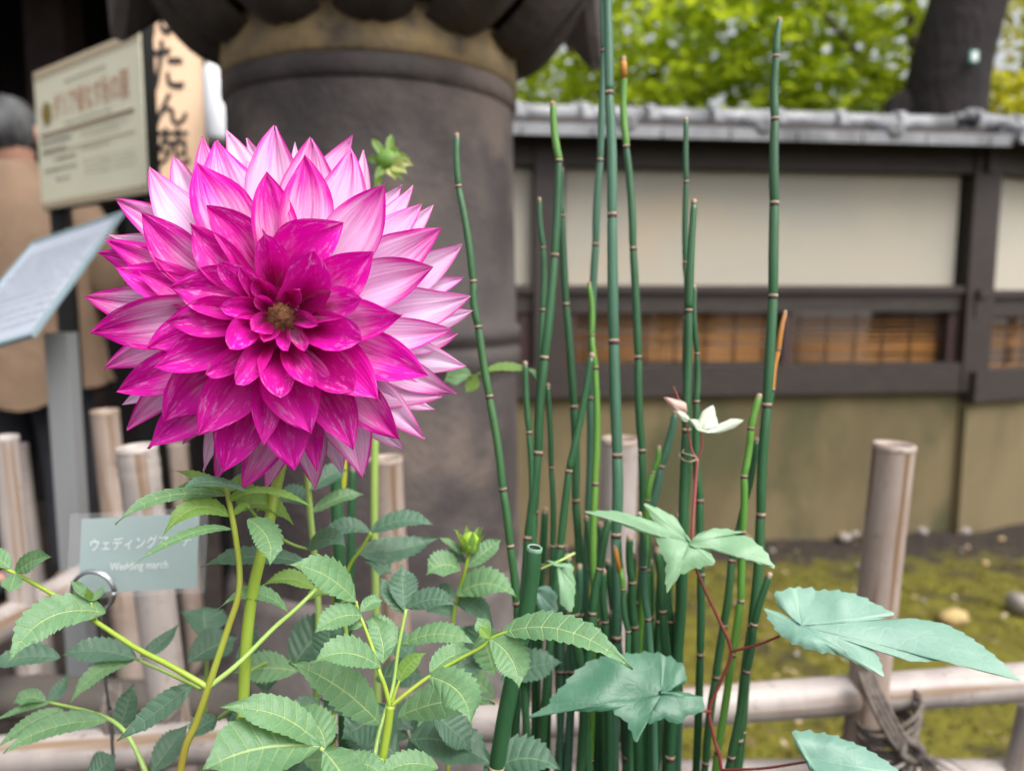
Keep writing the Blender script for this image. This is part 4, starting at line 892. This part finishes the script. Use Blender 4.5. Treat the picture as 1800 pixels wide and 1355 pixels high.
def petal(i, tip, ax_, w, ring, pale):
    rd = random.Random(i * 5 + 1); zj = rd.uniform(-.0025, .0025)
    T0 = Z(*tip); A0 = Z(*ax_); zt = itp(ZT, ring) + zj; zb = itp(ZB, ring) + zj * .5
    cx, cy = 492, 562
    # base on the receptacle, heading through the axis point
    dx, dy = A0[0] - cx, A0[1] - cy; dl = math.hypot(dx, dy); k_ = min(.75, (34 if ring > -.2 else 30) / max(dl, 1)); B0 = (cx + dx * k_, cy + dy * k_)
    Bp = P(*B0, FD - zb); Ap = P(*A0, FD - (zb + (zt - zb) * .55 + (.003 if ring < 1.5 else .006))); Tp = P(*T0, FD - zt)
    if ring <= .5:                                      # short spoons that rise steeply from the rim of the disc
        B0 = (A0[0] + (cx - A0[0]) * .22, A0[1] + (cy - A0[1]) * .22); Bp = P(*B0, FD - zb - .002); Ap = P((A0[0] + T0[0]) / 2, (A0[1] + T0[1]) / 2, FD - (zb + (zt - zb) * .62))
    la = (Ap - Bp).length; lt = (Tp - Ap).length; ta = max(.25, min(.7, la / (la + lt)))
    C = (Ap - Bp * (1 - ta) ** 2 - Tp * ta * ta) / (2 * ta * (1 - ta))
    # keep the control point tame
    C = C.lerp((Bp + Tp) / 2 + view * .006, .25 if ring > .5 else 0)
    Wd = (1.22 if ring < 2.4 else 1.36 if ring < 3.4 else 1.30) * w / 1.993 / FPX * FD; nu, nv = 22, 6; v = []; uv = []; cup = itp(CU, ring) * rd.uniform(.75, 1.2); ph = rd.uniform(0, 9); twist = rd.uniform(-.32, .32); hook = rd.uniform(-.30, .30) if ring > .7 else rd.uniform(-.1, .1); swy = rd.uniform(-.12, .12); wv = rd.uniform(.03, .075) if ring > .7 else .03
    notch = rd.random() < .25; tiptw = rd.uniform(-.9, .9) if ring > 2.4 else rd.uniform(-.3, .3)
    for a in range(nu + 1):
        u = a / nu; c = Bp * (1 - u) ** 2 + C * 2 * u * (1 - u) + Tp * u * u; tg = ((C - Bp) * (1 - u) + (Tp - C) * u).normalized()
        vw = (CL - c).normalized(); s = tg.cross(vw); 
        if s.length < .15: s = tg.cross(ex)
        s = s.normalized(); nr = s.cross(tg).normalized(); rr = twist * u + tiptw * max(0, (u - .72) / .28) ** 2
        s, nr = s * math.cos(rr) + nr * math.sin(rr), nr * math.cos(rr) - s * math.sin(rr)
        if u < .58: x = u / .58; pr = .34 + .66 * math.sin(x * math.pi / 2) ** 1.25
        else: x = (u - .58) / .42; pr = (1 - x ** 2.25) * (1 - .20 * x ** 3)
        if ring >= 2.5 and u > .7: pr *= 1 - .10 * math.sin((u - .7) / .3 * math.pi)
        if ring <= .5: pr = (.42 + .58 * math.sin(min(1, u / .5) * math.pi / 2)) if u < .5 else math.sqrt(max(0, 1 - ((u - .5) / .5) ** 2.4)) * .96 + .04 * (1 - u)
        for j in range(-nv, nv + 1):
            q = j / nv; aq = abs(q); hw = Wd / 2 * pr * (1 + .07 * nz(u * 4 + ph, (3 if q > 0 else -3)))
            al = 0
            if notch and a == nu and aq < .4: al = -.03 * (tip and (Tp - Bp).length)
            lift = cup * hw * q * q * (1.35 - .75 * u) + wv * Wd * math.sin(u * 9 + ph + (1.7 if q > 0 else 0)) * aq ** 2 + .018 * Wd * math.cos(q * 9.5 + ph * .2) * (1 - .5 * u) + .03 * Wd * nz(u * 3 + ph, q * 1.5)
            lift -= .06 * Wd * math.exp(-(q * 5) ** 2) * (.4 + u)
            v.append(c + s * (hw * q) * (1 - .22 * min(1, cup) * aq * (1 - u)) + s * Wd * (hook * max(0, (u - .55) / .45) ** 2 * .6 + swy * math.sin(math.pi * u)) + nr * lift + tg * al); uv.append((u, q * .5 + .5))
    W_ = 2 * nv + 1; f = [(a * W_ + j, a * W_ + j + 1, (a + 1) * W_ + j + 1, (a + 1) * W_ + j) for a in range(nu) for j in range(W_ - 1)]
    mesh('petal', v, f, mPetal, head, uv=uv, attr={'pale': [pale] * len(v)}, origin=Bp)
for i, p in enumerate(petals): petal(i, *p)

# ---- a leafy shoot in front
sh = thing('dahlia_plant', V(P(660, 1355, .345).x, P(660, 1355, .345).y, -.02), 'leafy dahlia shoot with forked stem and no flower before the lantern', 'flower')
stem(sh, [(686, 1240, .345), (682, 1275, .345), (672, 1335, .345), (668, 1360, .345)], (15, 17), mStem, ground=True)
stem(sh, [(686, 1242, .345), (676, 1205, .345), (667, 1181, .345), (655, 1140, .35), (641, 1102, .352), (630, 1075, .354), (626, 1056, .355)], (9, 5), mStem, 'branch')
stem(sh, [(688, 1240, .345), (715, 1218, .347), (754, 1189, .35), (800, 1162, .352), (845, 1138, .352), (866, 1120, .352), (900, 1108, .35)], (8, 5), mStem, 'branch')
stem(sh, [(688, 1236, .345), (696, 1212, .346), (702, 1196, .347)], (7, 4), mStem, 'branch')
stem(sh, [(656, 1342, .37), (668, 1280, .38), (690, 1210, .39), (700, 1140, .395), (714, 1070, .40)], (8, 6), mStemPale, 'petiole')
stem(sh, [(563, 1314, .325), (600, 1345, .33), (640, 1385, .34)], (7, 8), mStemPale, 'petiole')
L_ = lambda *a, **k: leaf(sh, *a, **k)
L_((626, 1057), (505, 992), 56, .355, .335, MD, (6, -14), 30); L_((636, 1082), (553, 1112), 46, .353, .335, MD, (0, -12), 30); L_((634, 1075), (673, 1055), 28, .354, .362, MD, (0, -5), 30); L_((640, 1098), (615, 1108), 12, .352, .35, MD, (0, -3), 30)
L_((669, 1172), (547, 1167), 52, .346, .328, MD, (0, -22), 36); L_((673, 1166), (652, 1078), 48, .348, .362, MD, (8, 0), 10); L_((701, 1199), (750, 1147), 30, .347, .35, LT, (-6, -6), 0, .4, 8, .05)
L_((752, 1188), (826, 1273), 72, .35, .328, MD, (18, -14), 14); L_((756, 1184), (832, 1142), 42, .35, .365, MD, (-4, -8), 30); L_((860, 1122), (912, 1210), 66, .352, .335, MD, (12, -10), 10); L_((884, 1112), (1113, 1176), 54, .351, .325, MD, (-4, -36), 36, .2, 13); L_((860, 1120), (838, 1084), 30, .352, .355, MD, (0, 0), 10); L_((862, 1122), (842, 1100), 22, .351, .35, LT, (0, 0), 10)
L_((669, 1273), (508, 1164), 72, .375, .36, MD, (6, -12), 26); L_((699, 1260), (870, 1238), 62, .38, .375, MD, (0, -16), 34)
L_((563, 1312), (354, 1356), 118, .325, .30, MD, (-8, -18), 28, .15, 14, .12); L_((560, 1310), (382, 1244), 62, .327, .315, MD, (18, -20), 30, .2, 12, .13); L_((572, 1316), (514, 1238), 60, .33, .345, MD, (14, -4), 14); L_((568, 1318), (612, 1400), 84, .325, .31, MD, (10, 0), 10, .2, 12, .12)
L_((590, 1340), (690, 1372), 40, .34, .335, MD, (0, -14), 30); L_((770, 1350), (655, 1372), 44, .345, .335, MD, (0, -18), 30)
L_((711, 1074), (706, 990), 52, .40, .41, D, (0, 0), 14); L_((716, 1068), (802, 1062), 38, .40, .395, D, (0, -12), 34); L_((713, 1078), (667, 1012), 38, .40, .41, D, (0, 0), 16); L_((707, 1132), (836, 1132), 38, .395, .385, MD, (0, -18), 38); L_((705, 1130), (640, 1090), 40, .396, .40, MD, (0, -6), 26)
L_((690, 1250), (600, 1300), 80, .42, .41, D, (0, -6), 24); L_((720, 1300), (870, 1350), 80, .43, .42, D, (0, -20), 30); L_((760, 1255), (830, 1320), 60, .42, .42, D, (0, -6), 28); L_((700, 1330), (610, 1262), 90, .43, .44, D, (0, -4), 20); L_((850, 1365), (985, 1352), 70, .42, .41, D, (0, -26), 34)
rf = random.Random(5)
for i in range(26):
    x, y = rf.uniform(420, 900), rf.uniform(1110, 1360); a = rf.uniform(-.3, 3.5); ln = rf.uniform(70, 130); d_ = rf.uniform(.44, .52)
    leaf(sh, (x, y), (x + ln * math.cos(a), y - ln * math.sin(a) * .7), rf.uniform(36, 60), d_, d_ + rf.uniform(-.02, .03), rf.choice([D, D, MD]), (0, -8), rf.uniform(10, 40))
# ---- leaf pair with the long stalk, mid ground, and the bud plant
bp = thing('dahlia_plant', V(P(790, 1355, .47).x, P(790, 1355, .47).y, -.02), 'small dahlia with one green unopened bud beside the horsetails', 'flower')
stem(bp, [(826, 966, .455), (818, 1000, .455), (805, 1045, .46), (797, 1090, .46), (795, 1140, .465), (790, 1220, .47)], (6, 9), mStem, ground=True)
stem(bp, [(652, 935, .46), (635, 965, .462), (612, 1000, .465), (604, 1060, .47), (612, 1150, .47)], (6, 8), mStem, ground=True)
L_ = lambda *a, **k: leaf(bp, *a, **k)
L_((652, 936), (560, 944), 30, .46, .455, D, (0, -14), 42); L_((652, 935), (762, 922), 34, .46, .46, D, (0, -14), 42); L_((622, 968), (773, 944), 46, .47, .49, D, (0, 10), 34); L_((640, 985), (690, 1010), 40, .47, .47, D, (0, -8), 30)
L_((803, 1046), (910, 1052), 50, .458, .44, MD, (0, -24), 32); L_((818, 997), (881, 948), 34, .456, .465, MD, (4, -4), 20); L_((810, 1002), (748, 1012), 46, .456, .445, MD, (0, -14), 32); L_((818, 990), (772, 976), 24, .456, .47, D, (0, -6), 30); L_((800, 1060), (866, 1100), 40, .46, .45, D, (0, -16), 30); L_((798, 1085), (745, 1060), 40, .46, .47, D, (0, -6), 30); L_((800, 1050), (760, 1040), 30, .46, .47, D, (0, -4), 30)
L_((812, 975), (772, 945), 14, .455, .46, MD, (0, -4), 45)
b = MB(); q = P(826, 956, .455); b.lathe([(.0006, -.006), (.0045, -.0045), (.0058, 0), (.0052, .004), (.003, .0065), (.0004, .0075)], q, 18); bud = b.build('bud', M('bud green', (.20, .36, .03), (.28, .42, .05), 300, .45), bp)
for i in range(8):
    th = 2 * math.pi * i / 8 + .3; a = V(math.cos(th), math.sin(th), 0); out = (i % 2) * .55 + .35; b = MB(); t = V(-a.y, a.x, 0); v = []
    for e in range(6):
        u = e / 5; w = .0022 * math.sin(math.pi * (u * .85 + .12)); c = q + a * (.005 + .006 * out * u * u) + V(0, 0, -.004 + .015 * u - .004 * out * u * u)
        v += [c - t * w, c + a * .0008, c + t * w]
    b.add(v, [(e * 3 + k_, e * 3 + k_ + 1, e * 3 + k_ + 4, e * 3 + k_ + 3) for e in range(5) for k_ in range(2)]); b.build('sepal', mLeafLit, bud)
# ---- nodding half-open bud behind the flower
nb = thing('dahlia_plant', V(P(662, 1300, .62).x, P(662, 1300, .62).y, -.02), 'dahlia stalk topped by a drooping green and cream half open bud', 'flower')
stem(nb, [(676, 292, .60), (668, 300, .60), (664, 330, .60), (662, 420, .61), (660, 700, .62), (658, 900, .62)], (13, 14), mStemPale, ground=True)
q = P(684, 282, .60); b = MB(); b.lathe([(.001, -.009), (.009, -.007), (.011, 0), (.008, .006), (.001, .009)], q, 18); bud = b.build('bud', mLeafLit, nb)
mCreamP = leaf_mat('cream bud petal', (.55, .58, .25), (.42, .48, .12), (.6, .62, .35), trans=(.7, .75, .3))
for (bx, by, tx, ty, w, d2, mt) in ((682, 290, 728, 292, 20, .585, mCreamP), (680, 292, 716, 306, 20, .585, mCreamP), (678, 292, 696, 318, 20, .59, mCreamP), (684, 282, 722, 280, 16, .60, mLeafLit), (684, 280, 688, 236, 16, .60, mLeafLit), (676, 282, 652, 244, 16, .595, mLeafLit), (672, 290, 646, 282, 16, .60, mLeafLit), (678, 295, 660, 318, 16, .59, mLeafLit), (684, 276, 702, 262, 10, .59, mLeafLit), (680, 292, 708, 318, 16, .60, mLeafLit)):
    leaf(nb, (bx, by), (tx, ty), w, .595, d2, mt, (0, -5), 15, .3, 5, .0, 'bud_petal')
q0 = P(605, 850, .55)
# ------------------------------------------------------------------ horsetails
HG = 'horsetail stems in the clump'
def horsetail(pts, w, d, label, mat=None, tip=None, tipn=1, cut=False, wt=None, dz=0, cutlen=None, mid_=None):
    mat = mat or mHorse; q = [P(x, y, d + dz * i / max(1, len(pts) - 1)) for i, (x, y) in enumerate(pts)]; wt = wt or w * .8
    last = q[-1]; dr = (q[-1] - q[-2]); s = last.z + .03; kx = max(-.14, min(.14, dr.x / max(1e-6, -dr.z) * s * .6))
    nn = max(1, int(s / .11))
    for i in range(1, nn + 1): e = i / nn; q.append(last + V(kx * (e - .25 * e * e), .02 * e, -s * e))
    root = thing('horsetail_stem', q[-1], label, 'horsetail', HG)
    L = len(q); R0 = wt / 2 / FPX * d; R1 = w / 2 / FPX * d
    rad = lambda i: R0 + (R1 - R0) * min(1, i / 3)
    b = MB(); tb = MB(); gb = MB(); sp = random.Random(int(pts[0][0] * 7 + pts[0][1]))
    for i in range(L - 1):
        r = rad(i); r2 = rad(i + 1); bow = V(sp.uniform(-.0012, .0012), sp.uniform(-.0012, .0012), 0)
        a, c = q[i], q[i + 1]; m1, m2, m3 = a.lerp(c, .06), a.lerp(c, .5) + bow, a.lerp(c, .94)
        ps, rs = [a, m1, a.lerp(c, .25) + bow * .7, m2, a.lerp(c, .75) + bow * .7, m3, c], [r * .82, r * 1.0, r * 1.02, (r + r2) / 2 * 1.03, r2 * 1.02, r2 * .98, r2 * .84]
        if tip and i < tipn:
            if tipn > 1 or cutlen is None: tb.tube(ps, rs, 12, caps=(i == 0))
            else: tb.tube([a, m1, a.lerp(c, cutlen)], [r * .82, r, r * 1.02], 12); (gb if mid_ else b).tube([a.lerp(c, cutlen), m2, a.lerp(c, .75) + bow * .7, m3, c], [r * 1.02] + rs[3:], 12, caps=False)
        else: b.tube(ps, rs, 12, caps=(i == 0 and not cut))
    if b.v: b.build('stalk', mat, root)
    if tb.v: tb.build('tip', tip, root)
    if gb.v: gb.build('young_joint', mid_, root)
    for i in range(0 if not cut else 1, L):
        if i >= len(pts) + 3: break
        r = rad(i); t = (q[min(i + 1, L - 1)] - q[max(i - 1, 0)]).normalized(); c = q[i]; n_ = MB(); hgt = r * .8
        if i == 0:
            n_.tube([c - t * r * 1.1, c - t * r * .9, c + t * r * .1, c + t * r * .5], [r * .5, r * .75, r * .95, r * .85], 10, mi=1)
        else:
            n_.tube([c - t * hgt * .55, c - t * hgt * .5, c - t * .0], [r * .8, r * 1.02, r * .97], 12, caps=False, mi=1)
            n_.tube([c, c + t * hgt * .7, c + t * hgt * 1.0], [r * .97, r * .97, r * .84], 12, caps=False, mi=0)
        n_.build('node_sheath', [mBlack, mCream], root)
    if cut:
        r = R0; t = ((q[1] - q[0]).normalized() + V(0, .22, 0)).normalized(); c = q[0]; n_ = MB(); n_.rings(c, t, [(r * .4, r * 1.005), (0, r * 1.0), (-.0004, r * .9), (-.0003, r * .76), (.0001, r * .70)], 24, 0); n_.rings(c, t, [(.0001, r * .70), (.03, r * .62), (.031, .0002)], 24, 1); n_.build('cut_rim', [mHorseCut, mBlack], root)  # bore lined near-black, its inner shade put into the colour
    return root
H = horsetail
H([(803, 240), (806, 328), (832, 495), (841, 575), (860, 697), (884, 860), (897, 960), (908, 1060)], 14, .47, 'lone horsetail stem bending in front of the lantern shaft', wt=11)
H([(948, 352), (955, 436), (954, 545), (950, 690), (940, 900), (930, 1100)], 13, .53, 'horsetail stem curving at its tip before the narrow wall panel', wt=9)
H([(972, 185), (983, 283), (975, 449), (957, 629), (946, 796), (928, 945), (915, 1100)], 16, .50, 'tall kinked horsetail stem with a yellow green tip and bright lower joint', tip=mHorseYoung, wt=12)
H([(986, 300), (988, 380), (995, 535), (1009, 715), (1012, 880), (1020, 1080)], 14, .54, 'horsetail stem slanting past the wall post and its kinked neighbour', wt=11)
H([(1064, -60), (1062, 90), (1055, 282), (1047, 430), (1040, 590), (1038, 700), (1034, 900), (1030, 1100)], 13, .55, 'thin tall horsetail stem running behind the thickest one', mHorseBlue, wt=11)
H([(1066, -50), (1071, 164), (1076, 378), (1079, 600), (1085, 800), (1083, 940), (1084, 1120)], 19, .50, 'thickest and tallest blue green horsetail stem of the clump', mHorseBlue, wt=15)
H([(1096, 106), (1101, 258), (1113, 437), (1122, 628), (1128, 792), (1130, 1000), (1134, 1180)], 14, .52, 'tall horsetail stem with an orange and yellow tip', tip=mHorseOr, cutlen=.22, mid_=mHorseYoung, wt=12)
H([(1036, 500), (1040, 590), (1047, 646), (1046, 850), (1044, 1050)], 12, .50, 'bright green horsetail stem ending level with the panel foot', mHorseYoung, wt=9)
H([(1040, 626), (1000, 828), (985, 960), (970, 1090)], 15, .49, 'horsetail stem leaning strongly across its upright neighbours', wt=12)
H([(1206, 212), (1206, 320), (1205, 462), (1207, 560), (1208, 700), (1205, 900), (1196, 1100)], 12, .53, 'straight horsetail stem rising from behind the vine tendril stem', wt=9)
H([(1220, 357), (1211, 546), (1206, 756), (1201, 960), (1190, 1170), (1178, 1330)], 18, .48, 'stout horsetail stem that the vine tendrils grip', wt=12)
H([(1221, 505), (1225, 622), (1224, 706), (1230, 880), (1232, 1010), (1231, 1150)], 14, .50, 'horsetail stem close behind the white vine leaf', wt=8)
H([(1370, 38), (1364, 100), (1362, 210), (1361, 358), (1359, 521), (1348, 712), (1337, 905), (1322, 1100), (1298, 1300)], 17, .49, 'tallest horsetail stem standing apart beyond the vine', wt=11)
H([(1380, 550), (1368, 615), (1357, 685), (1342, 800), (1330, 1000)], 11, .51, 'dead orange horsetail tip leaning off a green stem', tip=mHorseOr, tipn=2, wt=8)
H([(1334, 698), (1320, 753), (1308, 837), (1305, 935), (1302, 1056), (1288, 1150), (1262, 1320)], 13, .48, 'yellow green young horsetail stem with short joints', mHorseYoung, wt=12)
H([(1329, 775), (1310, 880), (1286, 985), (1272, 1100), (1258, 1190), (1240, 1340)], 14, .50, 'dark horsetail stem crossing behind the yellow green one')
H([(1187, 728), (1162, 820), (1140, 905), (1125, 1060)], 16, .52, 'pale blue green horsetail stem slanting up to a pink leaf', mHorseBlue)
H([(1158, 788), (1148, 830), (1138, 880), (1132, 1000)], 12, .50, 'short young horsetail stem at the foot of a slanting pale one', mHorseYoung)
H([(1352, 1012), (1325, 1098), (1312, 1180), (1285, 1330)], 15, .47, 'short horsetail stem ending just above the fence rail')
H([(940, 962), (908, 1160), (872, 1352)], 29, .40, 'thick dark horsetail stem cut open at the top', cut=True, wt=28)
H([(923, 640), (930, 760), (936, 890), (938, 1060)], 13, .50, 'blunt short horsetail stem under the drooping vine sprig', mHorse)
H([(963, 678), (969, 822), (972, 960), (968, 1100)], 11, .53, 'slim horsetail stem squeezed between two slanting ones')
H([(1071, 912), (1054, 1000), (1041, 1078), (1030, 1200)], 16, .47, 'short horsetail stem with a dark cap before a bamboo post', mHorse)
H([(1081, 962), (1096, 1036), (1104, 1110), (1108, 1220)], 11, .46, 'small curved horsetail stem with a bright orange tip', tip=mHorseOr, cutlen=.6, mid_=mHorseYoung)
H([(590, 815), (593, 930), (598, 1090), (604, 1240)], 24, .52, 'thick horsetail stem half hidden by the dahlia flower', mHorse)
H([(620, 825), (617, 930), (612, 1090)], 16, .55, 'second thick horsetail stem just behind the dahlia flower', mHorse)
H([(604, 800), (597, 880), (592, 930)], 16, .53, 'yellow horsetail stem between two dark ones below the dahlia flower', mHorseYel)
rh = random.Random(21)
for i in range(24):
    x = 962 + i * 10 + rh.uniform(-6, 6); top = rh.choice([rh.uniform(830, 930), rh.uniform(900, 1010), rh.uniform(960, 1100)]); ln = rh.uniform(-26, 14)
    n_ = 3 if top < 950 else 2; pts = [(x - ln * e, top + e * (1180 - top)) for e in [k_ / n_ for k_ in range(n_ + 1)]]
    H(pts, rh.uniform(12, 20), rh.uniform(.46, .58), 'plain dark green horsetail stem low in the dense clump', rh.choice([mHorse, mHorse, mHorse, mHorseBlue]))

# ------------------------------------------------------------------ vine
def vine_leaf(parent, c, outline, d, mat, tips, tilt=(0, 0), name='leaf', cup=.1, teeth=True):
    """outline: photograph points round the leaf; c: where the stalk joins; tips: outline indices a main vein runs to; tilt: depth slope per pixel"""
    n_ = len(outline); pts = []; tipset = []
    for i in range(n_):                                   # densify, toothed
        a, e = outline[i], outline[(i + 1) % n_]; L = math.hypot(e[0] - a[0], e[1] - a[1]); m = max(3, int(L / 7))
        if i in tips: tipset.append(len(pts))
        for k_ in range(m):
            t = k_ / m; x, y = a[0] + (e[0] - a[0]) * t, a[1] + (e[1] - a[1]) * t
            cxx, cyy = (x - c[0]), (y - c[1]); rr = math.hypot(cxx, cyy); s = 0
            if teeth and rr > 14 and 0 < k_: s = (3.4 if k_ % 3 == 1 else -1.6 if k_ % 3 == 2 else 0) * min(1, L / 36)
            bul = math.sin(math.pi * t) * min(6, L * .07); pts.append((x + cxx / max(rr, 1) * (s + bul), y + cyy / max(rr, 1) * (s + bul)))
    N = len(pts); Rn = 10; v = []; ve = []; uv = []
    for r in range(Rn + 1):
        t = r / Rn
        for i, (x, y) in enumerate(pts):
            X, Y = c[0] + (x - c[0]) * t, c[1] + (y - c[1]) * t; near = min(min(abs(i - k_), N - abs(i - k_)) for k_ in tipset) if tipset else 9
            dd = d + tilt[0] * (X - c[0]) + tilt[1] * (Y - c[1]) - cup * .02 * t * (1 - t) * 4 + .0030 * nz(X * .02, Y * .02, d * 9) + .0007 * t * math.exp(-(near / 5.0) ** 2)
            
            v.append(P(X, Y, dd)); ve.append(1.0 if near == 0 else 0.0); uv.append((t, i / N))
    f = [(r * N + i, r * N + (i + 1) % N, (r + 1) * N + (i + 1) % N, (r + 1) * N + i) for r in range(Rn) for i in range(N)]
    return mesh(name, v, f, mat, parent, uv=uv, attr={'vein': ve})
q = P(1268, 1353, .46)
vine = thing('creeping_vine', V(q.x, q.y, -.02), 'red stemmed vine with lobed leaves climbing through the horsetails', 'vine')
stem(vine, [(1226, 806, .465), (1222, 860, .462), (1217, 941, .455), (1220, 985, .452), (1236, 1030, .452), (1262, 1085, .453), (1285, 1145, .455), (1268, 1195, .458), (1247, 1247, .46), (1256, 1300, .46), (1268, 1353, .46)], (5.5, 7), mVine, ground=True)
stem(vine, [(1285, 1145, .455), (1340, 1130, .44), (1409, 1100, .425)], (5, 4), mVine, 'petiole'); stem(vine, [(1226, 1000, .452), (1217, 980, .448), (1211, 955, .44)], (5, 3.5), mVine, 'petiole'); stem(vine, [(1226, 808, .465), (1234, 785, .464), (1232, 760, .463)], (4, 3), mVine, 'petiole')
stem(vine, [(1250, 1250, .46), (1200, 1245, .45), (1162, 1222, .44)], (5, 4), mVine, 'petiole'); stem(vine, [(1268, 1353, .46), (1340, 1350, .44), (1420, 1338, .42)], (5, 4), mVine, 'petiole')
stem(vine, [(1226, 806, .465), (1216, 790, .466), (1205, 735, .468), (1192, 700, .47), (1184, 680, .47)], (4, 3), mVine, 'petiole')
stem(vine, [(1226, 806, .465), (1212, 812, .460), (1198, 806, .468), (1195, 797, .478), (1206, 793, .484)], (3, 2), mCream, 'tendril'); stem(vine, [(1226, 804, .465), (1214, 800, .460), (1200, 795, .466), (1204, 788, .482)], (3, 2), mCream, 'tendril')
vine_leaf(vine, (1211, 954), [(1205, 938), (1190, 912), (1165, 897), (1132, 885), (1152, 918), (1135, 912), (1085, 898), (1028, 900), (1080, 916), (1120, 934), (1148, 932), (1160, 962), (1172, 990), (1172, 1042), (1196, 1008), (1222, 998), (1257, 988), (1250, 972), (1216, 964), (1260, 968), (1310, 975), (1361, 999), (1342, 966), (1312, 942), (1280, 940), (1305, 936), (1258, 928), (1226, 938), (1215, 950)], .44, mVineLeaf, (3, 7, 13, 16, 21), (-.00003, -.00018))
vine_leaf(vine, (1162, 1221), [(1158, 1214), (1205, 1200), (1203, 1172), (1165, 1150), (1111, 1149), (1040, 1160), (990, 1205), (962, 1240), (926, 1263), (975, 1248), (1030, 1250), (1078, 1248), (1104, 1270), (1120, 1304), (1138, 1270), (1168, 1262), (1190, 1272), (1210, 1256), (1236, 1250), (1236, 1225), (1200, 1216)], .43, mVineDark, (3, 8, 13, 19), (.0, -.0002))
vine_leaf(vine, (1409, 1099), [(1404, 1094), (1370, 1068), (1360, 1044), (1397, 1034), (1440, 1038), (1493, 1042), (1540, 1062), (1572, 1080), (1530, 1092), (1600, 1086), (1660, 1096), (1720, 1130), (1793, 1197), (1700, 1170), (1655, 1160), (1600, 1162), (1560, 1150), (1525, 1130), (1545, 1160), (1554, 1189), (1510, 1168), (1470, 1148), (1420, 1140), (1370, 1112), (1343, 1069), (1368, 1075)], .42, mVineBlue, (3, 7, 12, 19, 24), (-.00002, -.00025))
vine_leaf(vine, (1425, 1332), [(1418, 1340), (1400, 1312), (1392, 1286), (1440, 1288), (1490, 1302), (1530, 1320), (1585, 1360), (1560, 1400), (1470, 1395), (1440, 1372)], .41, mVineBlue, (2, 6), (0, -.0002))
vine_leaf(vine, (1231, 760), [(1222, 752), (1210, 737), (1228, 738), (1236, 722), (1254, 712), (1258, 730), (1262, 746), (1285, 736), (1308, 738), (1290, 752), (1262, 762)], .463, mVineWhite, (1, 4, 8), (0, -.0001), teeth=False)
vine_leaf(vine, (1205, 728), [(1198, 732), (1180, 715), (1166, 698), (1188, 702), (1206, 708), (1208, 722)], .47, mVinePink, (2,), teeth=False); vine_leaf(vine, (1208, 742), [(1200, 740), (1186, 722), (1202, 724), (1214, 738)], .468, mVineWhite, (1,), teeth=False)
# drooping sprig in front of the shaft moulding and small pale leaves between the stems
stem(vine, [(944, 670, .53), (935, 655, .53), (915, 646, .53), (870, 652, .54), (820, 662, .55), (790, 662, .55)], (3, 3), mLeafLit, 'petiole')
leaf(vine, (930, 650), (838, 656), 14, .53, .53, mLeafLit, (0, -8), 50, .1, 7); leaf(vine, (830, 660), (780, 672), 36, .55, .55, mLeaf, (0, -6), 20); leaf(vine, (835, 658), (818, 690), 26, .55, .55, mLeafLit, (4, 0), 10); leaf(vine, (928, 648), (948, 672), 10, .53, .53, mLeaf, (4, -2), 30)
vine_leaf(vine, (985, 1000), [(978, 994), (960, 985), (985, 990), (1003, 990), (1010, 1030), (1006, 1075), (985, 1062), (980, 1030)], .45, mVineLeaf, (4,), (0, -.0001)); vine_leaf(vine, (945, 1040), [(940, 1036), (958, 1028), (976, 1040), (978, 1075), (962, 1085), (946, 1070)], .46, mVineBlue, (3,), (0, -.0001)); stem(vine, [(1010, 972, .46), (985, 985, .455), (950, 1000, .455)], (5, 4), mStemPale, 'petiole')
